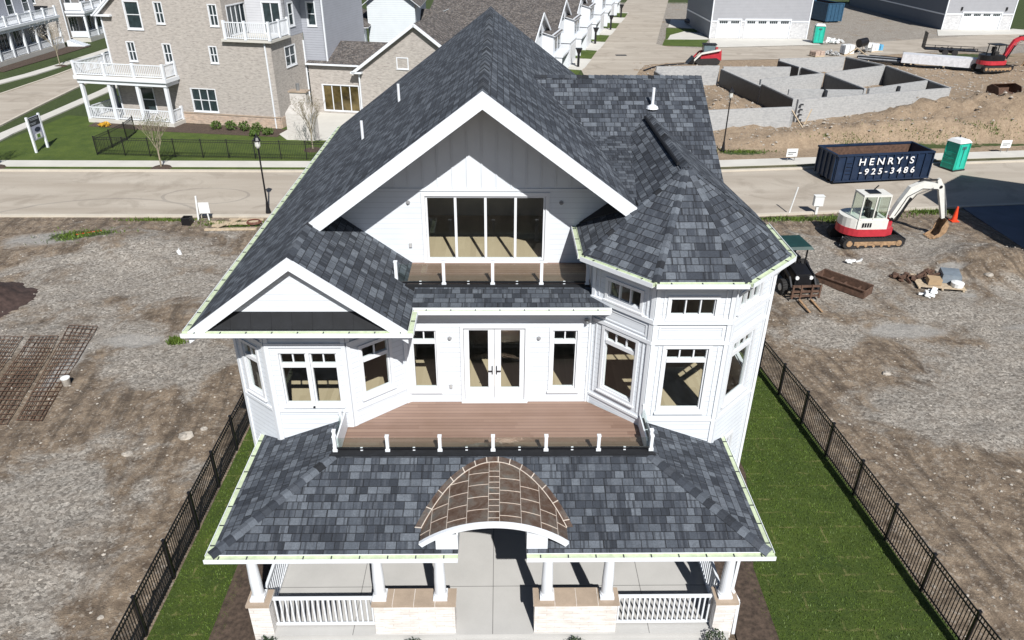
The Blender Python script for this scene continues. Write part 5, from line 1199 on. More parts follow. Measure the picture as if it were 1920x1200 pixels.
# ---- young trees
def tree(label, loc, h, seed, group="young bare street trees", leaf=M_LEAF, spread=.5, leaves=420, name="young_tree"):
    rd = random.Random(seed); T = thing(name, label, "tree", loc, 0, group); m = MB(); th = h*.36
    m.tube((0,0,0),(0.02,0,th),.06,.045,8); m.build("trunk", M_BARK, T, Z0)
    m = MB(); tips = []
    def br(p, d, L, r, lv):
        q = p+d*L; m.tube(p, q, r, r*.6, 4, caps=False); tips.append(q)
        if lv == 0: return
        for k in range(3 if lv > 1 else 3):
            nd = (d+Vector((rd.uniform(-1,1),rd.uniform(-1,1),rd.uniform(-.1,.7)))*spread).normalized(); br(p+(q-p)*rd.uniform(.55,1), nd, L*rd.uniform(.6,.85), r*.6, lv-1)
    for k in range(7):
        a = k*2.4; d = Vector((math.cos(a)*.42,math.sin(a)*.42,1)).normalized(); br(Vector((0,0,th*(.72+.045*k))), d, h*.27, .026, 3)
    m.build("branches", M_BARK, T, Z0)
    m = MB()
    for i in range(leaves):
        p = rd.choice(tips)+Vector((rd.uniform(-.08,.08),)*3); u = Vector((rd.gauss(0,1),rd.gauss(0,1),rd.gauss(0,1))).normalized()*.05; v = Vector((rd.gauss(0,1),rd.gauss(0,1),rd.gauss(0,1))).normalized()*.03
        m.add([p-u,p+v,p+u,p-v],[(0,1,2,3)])
    m.build("crown", leaf, T, Z0)
    m = MB(); m.lathe((0,0,-.02),[(.75,0),(.6,.07),(.1,.12)],14); m.build("mulch_ring", M_MULCH, T, Z0)
    return T
tree("pale bare young tree in front of the low black fence", (-23.9,50.95,.06), 3.9, 3)
tree("pale bare young tree at the left edge beside the two-post sign", (-35.5,50.9,.06), 3.8, 4)
tree("young tree with bronze buds behind the white house roof edge", (-14.3,55.6,.03), 4.3, 5, leaf=simple("bronze_buds",(.16,.13,.06),.8,var=.4,sc=9), leaves=300)
tree("white blossoming young tree on the far pavement before the white porches", (-51.0,89.6,.03), 5.2, 6, None, simple("white_blossom",(.75,.72,.68),.8,var=.1), leaves=520)
# ---- real-estate sign
T = thing("site_sign", "tall two-post sign board with dark header on the corner lawn", "sign", (-34.6,55.35,.03), R(87))
for x in (-.72,.72): m = MB(); m.box(x-.07,x+.07,-.07,.07,0,2.6); m.build("post", M_WH, T, Z0)
m = MB(); m.box(-.65,.65,-.03,.03,.85,2.5); bd = m.build("board", simple("pale_lilac_board",(.42,.43,.55),.5,var=.03), T, Z0)
m = MB(); m.box(-.64,.64,-.04,-.0305,1.88,2.48); m.build("header_panel", simple("near_black_board",(.015,.02,.03),.5), bd, Z0)
m = MB(); m.box(-.3,.42,-.04,-.0305,.92,1.28); m.build("white_panel", M_WTXT, bd, Z0); m = MB(); m.box(-.14,.22,-.046,-.041,.97,1.22); m.build("green_panel", simple("sign_green",(.12,.25,.04),.5), bd, Z0)
m = MB(); m.prism([(.12+.34*math.cos(a*.2618),-.04,1.55+.17*math.sin(a*.2618)) for a in range(24)], (0,.0095,0)); m.build("oval_emblem", simple("dark_oval",(.02,.03,.06),.5), bd, Z0)
m = MB()
for z, a, b in ((2.36,-.5,.45),(2.27,-.42,.5),(2.05,-.52,.2),(1.97,-.4,.1)): m.box(a,b,-.045,-.0405,z,z+.04)
m.build("lettering", simple("grey_lettering",(.35,.37,.42),.5), bd, Z0)

# ================================================================= PALE HOUSE BEHIND THE BRICK HOUSE
T = thing("pale_house", "pale blue-white house with small hipped bay seen behind the brick house wing", "house", (-14.5,80,0))
w = MB(); Fb = Fr((-17.8,78.6),(-13.6,78.6)); wall(w, Fb, 0, 4.2, 0, 5.9, [(.5,1.1,4.2,5.7),(1.4,2.0,4.2,5.7),(2.6,3.1,4.2,5.7),(3.4,3.9,4.2,5.7)], th=.2)
w.prism([(-17.8,78.8,0),(-17.8,86,0),(-17.8,86,5.9),(-17.8,78.8,5.9)], (.2,0,0)); w.prism([(-13.6,78.8,0),(-13.6,80,0),(-13.6,80,5.9),(-13.6,78.8,5.9)], (-.2,0,0))
w.prism([(-13.4,80,0),(-8.6,80,0),(-8.6,80,8.0),(-11,80,9.8),(-13.4,80,8.0)], (0,.2,0)); w.prism([(-13.4,80.2,0),(-13.4,92,0),(-13.4,92,8.0),(-13.4,80.2,8.0)], (.2,0,0)); w.prism([(-8.6,80.2,0),(-8.6,92,0),(-8.6,92,8.0),(-8.6,80.2,8.0)], (-.2,0,0)); w.box(-22,-18.2,88,99,0,9)
w.build("wall", M_PALESID, T)
for h in ((.5,1.1,4.2,5.7),(1.4,2.0,4.2,5.7),(2.6,3.1,4.2,5.7),(3.4,3.9,4.2,5.7)): window(Fb,*h,T,glass=M_FARGL,split=.5,cas=.06)
w = MB(); c = [(-18.3,78.0,5.9),(-13.1,78.0,5.9),(-13.1,86.5,5.9),(-18.3,86.5,5.9)]; a = (-15.7,81,7.6); b = (-15.7,84,7.6)
w.roof([c[0],c[1],a]); w.roof([c[1],c[2],b,a]); w.roof([c[2],c[3],b]); w.roof([c[3],c[0],a,b])
w.roof([(-11,79.5,9.9),(-14.0,79.5,7.65),(-14.0,92.5,7.65),(-11,92.5,9.9)]); w.roof([(-11,79.5,9.9),(-8.0,79.5,7.65),(-8.0,92.5,7.65),(-11,92.5,9.9)])
w.roof([(-22.3,87.6,9.0),(-18,87.6,9.0),(-18,93.5,11.5),(-22.3,93.5,11.5)]); rf_ = w.build("roof", [M_SHB, M_WH], T)
m = MB(); m.tube((-16.4,80,6.6),(-16.4,80,7.5),.06,.06,8); m.build("vent_pipe", M_WH, rf_)

# ================================================================= TOWNHOUSES ALONG THE ALLEY (local: +x towards the alley, +y along it)
TA_ = R(-14)
PX, PY = 7.0, 94.4
def alongT(s, o=0): return (PX+math.sin(R(14))*s+math.cos(R(14))*o, PY+math.cos(R(14))*s-math.sin(R(14))*o)
lab = ["white townhouse nearest the block foundation, its brown roof wide behind the charcoal ridge","second white townhouse up the alley","third white townhouse up the alley","fourth white townhouse up the alley","farthest white townhouse of the alley row"]
def town(label, s):
    x, y = alongT(s); T = thing("townhouse", label, "townhouse", (x,y,0), TA_, "white gabled townhouses lining the alley")
    hw_ = 7.1; zr, ze = 6.75, 3.0
    w = MB(); w.prism([(0,-hw_,0),(0,hw_,0),(0,hw_,ze),(0,0,zr-.15),(0,-hw_,ze)], (-.3,0,0))
    w.prism([(-.3,-hw_,0),(-16,-hw_,0),(-16,-hw_,ze),(-.3,-hw_,ze)], (0,.3,0)); w.prism([(-.3,hw_,0),(-16,hw_,0),(-16,hw_,ze),(-.3,hw_,ze)], (0,-.3,0)); w.prism([(-16,-hw_,0),(-16,hw_,0),(-16,hw_,ze),(-16,0,zr-.15),(-16,-hw_,ze)], (.3,0,0))
    w.box(.001,1.2,1.5,6.4,0,4.4); w.build("wall", M_WH, T, Z0)
    w = MB(); w.box(.0,2.0,-6.5,-1.5,0,2.7); w.hexa([(.0,-6.6,2.7),(2.1,-6.6,2.7),(2.1,-1.4,2.7),(.0,-1.4,2.7),(.0,-6.6,3.1),(2.1,-6.6,2.78),(2.1,-1.4,2.78),(.0,-1.4,3.1)]); g_ = w.build("garage_bay", M_WH, T, Z0)
    w = MB(); w.box(2.0,2.03,-6.0,-2.0,.05,2.3); w.build("garage_door", M_CAS, g_, Z0)
    for (y0,y1,z0,z1,o) in ((-.5,.5,4.4,5.6,.0),(2.6,3.5,2.6,3.9,1.2),(4.4,5.3,2.6,3.9,1.2)): w = MB(); w.box(o+.002,o+.04,y0,y1,z0,z1); w.build("window", M_FARGL, T, Z0)
    w = MB(); w.box(1.2,2.2,1.6,1.75,0,2.1); w.box(1.2,2.2,6.1,6.25,0,2.1); w.box(1.15,2.3,1.5,6.4,2.1,2.3); w.build("porch_canopy", M_WH, T, Z0)
    w = MB(); w.roof([(.35,0,zr),(.35,-hw_-.3,ze-.15),(-16.3,-hw_-.3,ze-.15),(-16.3,0,zr)]); w.roof([(.35,0,zr),(.35,hw_+.3,ze-.15),(-16.3,hw_+.3,ze-.15),(-16.3,0,zr)])
    w.roof([(1.4,1.3,4.3),(1.4,6.6,4.3),(-1.0,6.6,4.9),(-1.0,1.3,4.9)])
    w.build("roof", [M_SHB, M_WH], T, Z0)
    w = MB(); 
    for sy in (-1,1): w.beam((.39,0,6.66),(.39,sy*7.4,2.76),.08,.3)
    w.build("barge_board", M_WH, T, Z0)
    w = MB(); w.prism([(-6,-4.3,4.3),(-4.8,-4.3,4.3),(-5.4,-4.3,5.0)], (0,2.4,0)); w.build("dormer", M_WH, T, Z0)
    return T
for i in range(5): town(lab[i], -11.4+14.3*i)
for i, s in enumerate((-11.4,2.9,17.2,31.5,45.8)):
    q = [alongT(s-6.8, .5), alongT(s-6.8, 3.9), alongT(s-.4, 3.9), alongT(s-.4, .5)]; sheet("driveway", q, .05, M_WALK, th=.04)
    q = [alongT(s+.2, .6), alongT(s-.2, 3.8), alongT(s+6.2, 3.7), alongT(s+6.6, .6)]; sheet("lawn", q, .045, M_GRASS, th=.04)
    q = [alongT(s+6.7, .6), alongT(s+6.4, 3.8), alongT(s+7.3, 3.8), alongT(s+7.3, .6)]; sheet("driveway", q, .05, M_WALK, th=.04)
T = None
plab = ["black post light nearest the foundation walls along the alley","second black post light up the alley","third black post light up the alley","fourth black post light up the alley"]
for i, (x, y) in enumerate(((9.2,90.6),(13.2,108.2),(17.2,122.3),(21.0,137.6))):
    if T is None:
        T = thing("post_light", plab[0], "post light", (x,y,.05), 0, "black post lights along the alley")
        m = MB(); m.box(-.13,.13,-.13,.13,0,1.5); m.build("post", M_BLM, T, Z0); m = MB(); m.hexa([(-.16,-.16,1.5),(.16,-.16,1.5),(.16,.16,1.5),(-.16,.16,1.5),(-.34,-.34,2.0),(.34,-.34,2.0),(.34,.34,2.0),(-.34,.34,2.0)]); m.box(-.38,.38,-.38,.38,2.0,2.08); m.build("lantern", M_BLM, T, Z0)
    else: dup(T, (x,y,.05), 0, plab[i])
m = MB(); m.box(-.7,.7,-.4,.4,0,.012); 
o = MB(); o.box(14.8,16.2,98.6,99.4,.016,.03); tag(o.build("street_drain", M_BLM), "dark iron drain grate in the alley surface", "drain")
# ================================================================= GARAGE HOUSES
def garage(label, x0, x1, y, side, doors, rz=0, dep=16, h=6.4, band=2.32):
    T = thing("garage_house", label, "house", ((x0+x1)/2, y, 0)); F = Fr((x0,y),(x1,y)); w = MB()
    holes = [(a-x0,b-x0,.05,2.5) for a, b in doors]
    wall(w, F, 0, F.L, band, h, [(a,b,2.32,2.5) for a,b,_,_ in holes] if band < 2.5 else (), th=.25)
    w.build("wall", siding("light_grey_siding"+label[:5], (.38,.385,.41), .2), T)
    w = MB(); wall(w, F, 0, F.L, 0, band, [(a,b,.0,band-.001) for a,b,_,_ in holes], th=.25); w.build("stone_base", brickmat("ashlar_stone"+label[:4], ((.55,.55,.56),(.38,.38,.40),(.68,.68,.68)), (.5,.5,.5), .6, .28), T)
    w = MB(); wall(w, Fr((x0,y+dep),(x0,y)), 0, dep-.25, band, h, [(3,4.2,3.4,5.0),(8,9.2,3.4,5.0)] if dep > 20 else (), th=.25); wall(w, Fr((x0,y+dep),(x0,y)), 0, dep-.25, 0, band-.15, [], th=.3); wall(w, Fr((x1,y),(x1,y+dep)), .25, dep, 0, h, th=.25); wall(w, Fr((x1,y+dep),(x0,y+dep)), 0, F.L, 0, h, th=.25)
    w.build("side_wall", side, T)
    w = MB()
    for a, b in doors: F.box(w,a-x0-.12,a-x0,-.002,.05,0,2.62); F.box(w,b-x0,b-x0+.12,-.002,.05,0,2.62); F.box(w,a-x0-.12,b-x0+.12,-.002,.06,2.5,2.72)
    e = 0
    for a, b in doors: F.box(w,e,a-x0-.13,-.002,.07,band-.06,band+.12); e = b-x0+.13
    F.box(w,e,F.L,-.002,.07,band-.06,band+.12); F.box(w,-.08,.08,-.1,.05,0,h); F.box(w,F.L-.08,F.L+.08,-.1,.05,0,h); w.box(x0-.06,x0-.002,y,y+dep,band-.15,band+.05); w.build("trim", M_WH, T)
    for a, b in doors:
        w = MB(); F.box(w,a-x0+.002,b-x0-.002,-.12,-.05,.05,2.5)
        for k in range(1,4): F.box(w,a-x0+.01,b-x0-.01,-.052,-.044,.05+k*.6,.05+k*.6+.03)
        d = w.build("garage_door", M_CAS, T); w = MB(); n = max(2, round((b-a)/1.6))
        for k in range(n): c0 = a-x0+(b-a)*(k+.14)/n; c1 = a-x0+(b-a)*(k+.86)/n; [F.box(w,c0+(c1-c0)*j/4+.02,c0+(c1-c0)*(j+1)/4-.02,-.05,-.045,2.06,2.4) for j in range(4)]
        w.build("pane", M_FARGL, d)
        w = MB(); c0 = (a+b)/2-x0; F.box(w,c0-.12,c0+.12,-.05,-.02,1.3,1.36); w.build("handle", M_STEEL, d)
    xm = (x0+x1)/2; w = MB(); w.roof([(x0-.4,y-.4,h),(x1+.4,y-.4,h),(x1+.4,y+dep/2,h+3.2),(x0-.4,y+dep/2,h+3.2)]); w.roof([(x0-.4,y+dep/2,h+3.2),(x1+.4,y+dep/2,h+3.2),(x1+.4,y+dep+.4,h),(x0-.4,y+dep+.4,h)])
    w.build("roof", [M_SHB, M_WH], T); return T
garage("grey house with white single and double garage doors over a stone base", 30.65, 44.9, 114.0, M_DGRAYSID, [(31.6,34.95),(35.65,42.2)])
G2 = garage("dark slate sided long house with one white double garage door", 70.6, 81.5, 124.6, siding("slate_siding",(.14,.16,.20),.22), [(73.4,79.6)], dep=36, h=6.6)
m = MB()
for x in (72.95,80.1): m.box(x-.12,x+.12,124.45,124.59,2.9,3.4)
m.build("wall_lamp", M_BLM, G2)
# dark car by the far garage
def car(label, loc, rz, paint, s=1.0):
    T = thing("parked_car", label, "car", loc, rz)
    prof = [(-2.2,.35),(-2.25,.75),(-2.1,.92),(-1.5,1.0),(-.95,1.42),(.35,1.45),(1.05,1.02),(1.95,.88),(2.25,.7),(2.25,.35)]
    m = MB(); 
    for a, b in zip(prof[:-1], prof[1:]):
        wa = .9 if a[1] < 1.05 else .68; wb = .9 if b[1] < 1.05 else .68
        m.add([(a[0],-wa,a[1]),(b[0],-wb,b[1]),(b[0],wb,b[1]),(a[0],wa,a[1])],[(0,1,2,3)])
    for sy in (-1,1):
        m.add([(x,sy*(.9 if z < 1.05 else .68),z) for x, z in prof],[tuple(range(len(prof)))])
    m.add([(-2.2,-.9,.35),(2.25,-.9,.35),(2.25,.9,.35),(-2.2,.9,.35)],[(0,3,2,1)])
    b_ = m.build("body", paint, T, Z0)
    m = MB()
    for sy in (-1,1): m.add([(-1.35,sy*.885,1.05),(-.93,sy*.72,1.37),(.3,sy*.72,1.39),(.9,sy*.885,1.05)],[(0,1,2,3)])
    m.add([(1.03,-.80,1.05),(1.03,.80,1.05),(.42,.62,1.43),(.42,-.62,1.43)],[(0,1,2,3)]); m.add([(-1.5,-.80,1.03),(-1.5,.80,1.03),(-1.0,.62,1.42),(-1.0,-.62,1.42)],[(0,1,2,3)])
    m.build("window", M_FARGL, b_, Z0)
    for x in (-1.4,1.4):
        for sy in (-1,1): m = MB(); m.tube((x,sy*.75,.33),(x,sy*.93,.33),.33,.33,14); m.build("wheel", M_RUB, T, Z0)
    for sy in (-1,1): m = MB(); m.box(2.2,2.27,min(sy*.5,sy*.8),max(sy*.5,sy*.8),.62,.76); m.build("headlight", M_TEALW, T, Z0)
    T.scale = (s,s,s); return T
car("silver car parked on the side street behind the white porch deck", (-45.2,91.5,.02), R(80), M_SILV)
car("dark car parked in the drive at the top of the alley", (32.5,128.5,.05), R(20), M_CARB)
# orange drums by the far pavement
# ================================================================= WHITE PORCH HOUSES ON THE LEFT
def porch_house(label, x, y0, y1, wallm, dep=14):
    T = thing("porch_house", label, "house", (x,(y0+y1)/2,0), 0, "porch houses across the side street")
    w = MB(); F = Fr((x-2.6,y0),(x-2.6,y1)); F = Fr((x-2.6,y0),(x-2.6,y1))
    n = max(2, int((y1-y0)/3.2)); hs = [((i+.2)*(y1-y0)/n,(i+.8)*(y1-y0)/n,.9,3.0) for i in range(n)]+[((i+.3)*(y1-y0)/n,(i+.7)*(y1-y0)/n,4.6,6.6) for i in range(n)]
    wall(w, F, 0, y1-y0, 0, 8.6, hs, th=.25); wall(w, Fr((x-dep,y0),(x-2.6,y0)), 0, dep-2.86, 0, 8.6, [(7,8,4.9,6.5),(7,8,1.2,2.9)], th=.25); wall(w, Fr((x-2.6,y1),(x-dep,y1)), .26, dep-2.6, 0, 8.6, th=.25); w.build("wall", wallm, T)
    for h in hs: window(F,*h,T,cols=(.34,.67) if h[2] < 1 else (),glass=M_FARGL,split=None if h[2] < 1 else .5)
    for h in ((7,8,4.9,6.5),(7,8,1.2,2.9)): window(Fr((x-dep,y0),(x-2.6,y0)),*h,T,glass=M_FARGL,split=.5)
    m = MB(); m.box(x-2.6,x+.1,y0+.1,y1-.1,0,.55); m.build("porch_floor", M_WALK, T)
    m = MB(); m.box(x-.2,x+.12,y0,y1,3.3,3.65); m.box(x-2.35,x-.2,y0,y0+.3,3.3,3.65); m.box(x-2.35,x+.3,y0-.15,y1+.15,3.66,3.95); m.build("porch_beam", M_WH, T)
    k = n+1
    for i in range(k+1): yy = y0+.18+(y1-y0-.36)*i/k; m = MB(); m.box(x-.15,x+.1,yy-.12,yy+.12,.55,3.3); m.build("porch_post", M_WH, T)
    for z, h in ((.55,.85),(3.95,1.0)):
        m = MB(); m.box(x-.06,x+.02,y0+.2,y1-.2,z+h-.06,z+h); q = int((y1-y0)/.22)
        for i in range(q): yy = y0+.25+(y1-y0-.5)*i/q; m.box(x-.04,x,yy-.035,yy+.035,z+.08,z+h-.06)
        m.box(x-.05,x+.01,y0+.2,y1-.2,z+.06,z+.12); m.box(x-2.3,x-.1,y0+.12,y0+.18,z+.08,z+h); m.build("deck_railing", M_WH, T)
        for i in range(k+1):
            if z > 1: yy = y0+.12+(y1-y0-.24)*i/k; m = MB(); m.box(x-.12,x+.12,yy-.12,yy+.12,z,z+h+.15); m.build("railing_post", M_WH, T)
    m = MB(); m.box(x-2.66,x-2.54,y0-.06,y0+.06,0,8.6); m.build("downpipe", M_WH, T)
    m = MB(); m.roof([(x-dep-.3,y0-.4,8.6),(x-2.2,y0-.4,8.6),(x-dep/2-1,(y0+y1)/2,11.6)]); m.roof([(x-2.2,y0-.4,8.6),(x-2.2,y1+.4,8.6),(x-dep/2-1,(y0+y1)/2,11.6)]); m.roof([(x-2.2,y1+.4,8.6),(x-dep-.3,y1+.4,8.6),(x-dep/2-1,(y0+y1)/2,11.6)]); m.build("roof", [M_SHB, M_WH], T)
porch_house("white-porched grey house at the top left corner with four open bays", -57.4, 86.5, 103.2, M_GRAYSID)
porch_house("darker brick house with white porch behind the blossoming tree", -56.2, 107.5, 118.5, M_BRICK)
m = MB()
for k in range(8): x = -57.3+.28*k+.1; m.box(x,x+.28,103.5,105.0,0,.75-.09*k)
tag(m.build("front_steps", M_WH), "white front steps with rails beside the top left porch", "steps")
sheet("mulch_bed", [(-57.2,86),(-55.3,86),(-54.4,104),(-57.2,104)], .05, M_MULCH, th=.04)
# ================================================================= BLOCK FOUNDATION
FD = thing("block_foundation", "unroofed grey block foundation walls of a new house on the dirt bank", "foundation", (31,72,0))
def fw(a, b, z=2.0, dark_side=0, zb=-.4):
    m = MB(); m.beam((*a,(z+zb)/2),(*b,(z+zb)/2),.24,z-zb); o = m.build("block_wall", M_BLOCK, FD)
    if dark_side:  # tar coat that also paints deep shade onto faces turned from the sun
        d = (Vector(b)-Vector(a)).normalized(); n = Vector((-d.y,d.x))*dark_side*.132; m = MB()
        m.beam((a[0]+n.x,a[1]+n.y,(z-.12+zb)/2),(b[0]+n.x,b[1]+n.y,(z-.12+zb)/2),.02,z-.12-zb); m.build("tar_shade", M_TARSHADE, o)
    return o
fw((25.75,64.6),(41.6,69.7)); fw((25.55,64.85),(24.75,71.2),2.0,1); fw((24.7,71.3),(23.3,80.2),1.75,1); fw((25.2,73.3),(32.6,76.6)); fw((32.9,76.5),(33.7,69.3),2.0,-1); fw((26.6,69.3),(33.4,69.15),1.9)
fw((34.0,69.3),(41.4,73.2)); fw((32.9,76.7),(41.0,81.3)); fw((41.2,81.2),(41.9,69.9),2.0,-1); fw((30.9,84.9),(38.9,86.6)); fw((32.7,77.0),(31.9,80.5),1.9,1); fw((39.1,86.5),(41.0,81.6),2.0,-1); fw((30.8,84.6),(31.7,80.6),1.9,-1)
fw((16.3,79.9),(23.1,80.6)); fw((23.5,80.5),(30.7,80.6),1.9); fw((16.2,79.7),(17.4,70.2),1.6,-1)
fw((16.6,60.6),(24.3,62.0),1.95); fw((24.45,62.1),(25.5,64.6),1.2,1)
for k in range(8): m = MB(); m.box(25.95+.0,26.2,64.25,64.42,.25+k*.22,.36+k*.22) ; (m.build("block_recess", M_TARSHADE, FD) if k % 2 == 0 else None)
for (x, y) in ((29.9,69.0),(37.6,71.0)): m = MB(); m.box(x-.1,x+.1,y-.3,y+.4,.4,1.9); m.build("pier_slot", M_TARSHADE, FD)
# lumber frames near the foundation
def planks(label, ps, group=None, mat=None, name="lumber_plank", cat="plank"):
    for i, (a, b, wd, th, lb) in enumerate(ps): m = MB(); m.beam(a, b, wd, th); tag(m.build(name, mat or M_WOOD), lb, cat, group)
planks("", [((18.6,59.9,.12),(24.0,61.3,.12),.14,.1,"long pale board lying along the front block wall"),((24.7,59.4,.2),(29.2,60.5,.25),.16,.12,"pale board lying on the bank right of the block wall"),((24.5,61.0,.2),(25.9,58.8,.2),.14,.12,"short pale board at the foot of the wall corner"),((25.2,60.9,.35),(24.7,62.9,1.5),.09,.09,"thin pale stake leaning on the dark wall corner"),
            ((26.0,62.8,.3),(26.7,63.6,1.4),.08,.08,"short white stake leaning on the light block wall")], "loose boards around the foundation")
# ================================================================= BUILDING MATERIALS AT THE BACK
T = thing("wrapped_lumber_pack", "long white-wrapped lumber pack left of the red excavator", "lumber pack", (52.6,90.3,.35), R(-28))
m = MB(); m.box(-4.6,4.0,-.8,.8,.15,1.15); m.build("wrap", simple("white_wrap",(.70,.71,.74),.35,var=.15), T, Z0)
for x in (-3.5,0,3): m = MB(); m.box(x-.1,x+.1,-.8,.8,0,.15); m.build("bearer", M_WOOD, T, Z0)
m = MB(); m.box(-4.64,-4.601,-.78,.78,.2,1.1); m.build("end_label", simple("lumber_end",(.35,.25,.22),.8,var=.3), T, Z0)
T = thing("steel_bundle", "bundle of dark steel lintels and pipes lying on the dirt", "steel bundle", (47.4,93.6,.3), R(-30)); rd = random.Random(5)
for i in range(9): m = MB(); y = -1.0+i*.25; l = rd.uniform(2.2,3.6); z = .12+.13*(i % 3); m.tube((-l,y,z),(l,y+rd.uniform(-.2,.2),z),.11,.11,8); m.build("pipe", M_STEEL if i % 2 else M_BLM, T, Z0)
for x in (-2,2): m = MB(); m.beam((x,-1.3,.05),(x,1.3,.05),.12,.1); m.build("bearer", M_WOOD, T, Z0)
planks("", [((43.0,96.6,.2),(45.0,97.2,1.3),.14,.1,"raised board of the small timber trestle behind the foundation"),((45.0,97.2,1.3),(46.4,95.4,.2),.14,.1,"sloping board of the small timber trestle behind the foundation")], "boards of the timber trestle")
T = thing("equipment_trailer", "black trailer with raised mesh ramp at the far dirt edge", "trailer", (57.5,98.5,.4), R(-18))
m = MB(); m.box(-3,3,-1,1,.55,.68); 
for sy in (-1,1): m.beam((-3,sy,.9),(3,sy,.9),.06,.06); 
for x in (-3,-1.5,0,1.5,3): m.box(x-.04,x+.04,-1,-.94,.68,.93); m.box(x-.04,x+.04,.94,1,.68,.93)
m.build("bed", M_BLM, T, Z0)
m = MB()
for i in range(6): m.box(-3.1,-3.04,-1+i*.4-.03,-1+i*.4+.03,.6,2.6)
for i in range(5): m.box(-3.1,-3.04,-1,1,.7+i*.45,.76+i*.45)
m.build("ramp", M_BLM, T, Z0)
for x in (-.6,.5):
    for sy in (-1,1): m = MB(); m.tube((x,sy*1.02,.36),(x,sy*1.25,.36),.36,.36,12); m.build("wheel", M_RUB, T, Z0)
m = MB(); m.beam((3,0,.5),(4.4,0,.45),.12,.12); m.build("tow_bar", M_BLM, T, Z0)
T = thing("track_loader", "small red and white tracked loader behind the foundation walls", "loader", (25.1,93.2,.05), R(175))
for sy in (-1,1):
    m = MB(); m.prism([(-1.3,sy*.65,.1),(-.9,sy*.65,0),(1.2,sy*.65,0),(1.5,sy*.65,.3),(1.2,sy*.65,.62),(-1.0,sy*.65,.75),(-1.4,sy*.65,.5)], (0,sy*.4,0)); m.build("track", M_RUB, T, Z0)
    m = MB(); m.beam((-1.3,sy*.85,1.7),(.9,sy*.85,1.25),.14,.2); m.beam((.9,sy*.85,1.25),(1.7,sy*.8,.4),.14,.18); m.build("lift_arm", M_CREAM if sy > 0 else M_RED, T, Z0)
m = MB(); m.hexa([(-1.6,-.62,.5),(.9,-.62,.5),(.9,.62,.5),(-1.6,.62,.5),(-1.5,-.62,1.6),(.8,-.62,1.2),(.8,.62,1.2),(-1.5,.62,1.6)]); m.build("body", M_RED, T, Z0)
m = MB(); [m.box(x,x+.07,y,y+.07,1.2,2.2) for x in (-.8,.6) for y in (-.55,.48)]; m.box(-.9,.75,-.62,.62,2.2,2.28); cb = m.build("cab", M_BLM, T, Z0)
m = MB(); m.box(-.7,.6,-.53,-.52,1.25,2.2); m.box(-.7,.6,.52,.53,1.25,2.2); m.box(.63,.64,-.5,.5,1.25,2.2); m.build("window", simple("tinted_glass",(.15,.2,.22),.1), cb, Z0)
m = MB(); m.hexa([(1.7,-.9,.1),(2.4,-.9,.05),(2.4,.9,.05),(1.7,.9,.1),(1.65,-.9,.75),(1.75,-.9,.8),(1.75,.9,.8),(1.65,.9,.75)]); m.build("bucket", M_BLM, T, Z0)
T = thing("mortar_mixer", "dark mortar mixer among white bags behind the foundation", "mixer", (47.6,101.6,.0), R(20))
m = MB(); m.tube((-.6,0,1.25),(.6,0,1.45),.55,.5,14); m.build("drum", M_BLM, T, Z0); m = MB(); [m.beam((x,y,0),(x*.6,y*.5,1.0),.07,.07) for x in (-.7,.7) for y in (-.5,.5)]; m.build("frame", M_STEEL, T, Z0)
for sy in (-.6,.6): m = MB(); m.tube((-.2,sy,.3),(-.2,sy*1.25,.3),.3,.3,12); m.build("wheel", M_RUB, T, Z0)
m = MB(); m.box(.7,1.3,-.35,.35,.7,1.3); m.build("engine", M_TEALW, T, Z0)
def bag(label, loc, dims, rz, mat, name="cement_pallet", cat="pallet load", group=None):
    T = thing(name, label, cat, loc, rz, group); a, b, c = dims; m = MB(); rd = random.Random(hash(label) % 99)
    k = 0; z = .14
    while z < c:
        for i in range(2):
            for j in range(2): m.hexa([(-a+i*a+.02,-b+j*b+.02,z),(i*a-.02,-b+j*b+.02,z),(i*a-.02,j*b-.02,z),(-a+i*a+.02,j*b-.02,z),(-a+i*a+.06,-b+j*b+.05,z+.17),(i*a-.06,-b+j*b+.05,z+.17),(i*a-.06,j*b-.05,z+.17),(-a+i*a+.06,j*b-.05,z+.17)])
        z += .18
    m.build("bags", mat, T, Z0)
    m = MB(); [m.box(-a,a,-b+t*b-.05 if t else -b,-b+t*b+.05 if t else -b+.1,0,.1) for t in (0,1,1.9)]; m.box(-a,a,-b,b,.1,.135); m.build("pallet", M_WOOD, T, Z0)
bag("white cement bags on a pallet left of the mortar mixer", (45.3,100.6,.02), (.7,.6,1.1), .2, M_TEALW, group="bag pallets behind the foundation")
bag("white cement bags on a pallet right of the mortar mixer", (49.6,102.9,.02), (.7,.6,.9), .5, M_TEALW, group="bag pallets behind the foundation")
bag("small blue wrapped pallet right of the white cement bags", (50.7,103.3,.02), (.45,.45,.8), .1, simple("blue_wrap",(.12,.38,.6),.5))
bag("tan block pallet left of the grey rubble pile", (40.8,99.0,.02), (.8,.6,.55), .4, simple("tan_blocks",(.45,.34,.28),.9,var=.3,sc=4))
def pile(label, loc, r, h, mat, seed, name="rubble_pile", cat="rubble pile", n=40, s=.22):
    rd = random.Random(seed); m = MB()
    for i in range(n):
        a = rd.uniform(0,6.3); q = math.sqrt(rd.random()); x, y = loc[0]+r*q*math.cos(a), loc[1]+r*.7*q*math.sin(a); z = loc[2]+h*(1-q)*rd.random(); k = s*rd.uniform(.5,1.3)
        u = Vector((rd.gauss(0,1),rd.gauss(0,1),rd.gauss(0,.5))).normalized(); m.beam(Vector((x,y,z+k*.3))-u*k, Vector((x,y,z+k*.3))+u*k, k*rd.uniform(.5,1.2), k*rd.uniform(.3,.8), 0, (.3,.2,1))
    return tag(m.build(name, mat), label, cat, kind=None)
pile("grey rubble and offcut pile behind the foundation", (43.0,100.0,.05), 1.2, .8, M_BLOCK, 2)
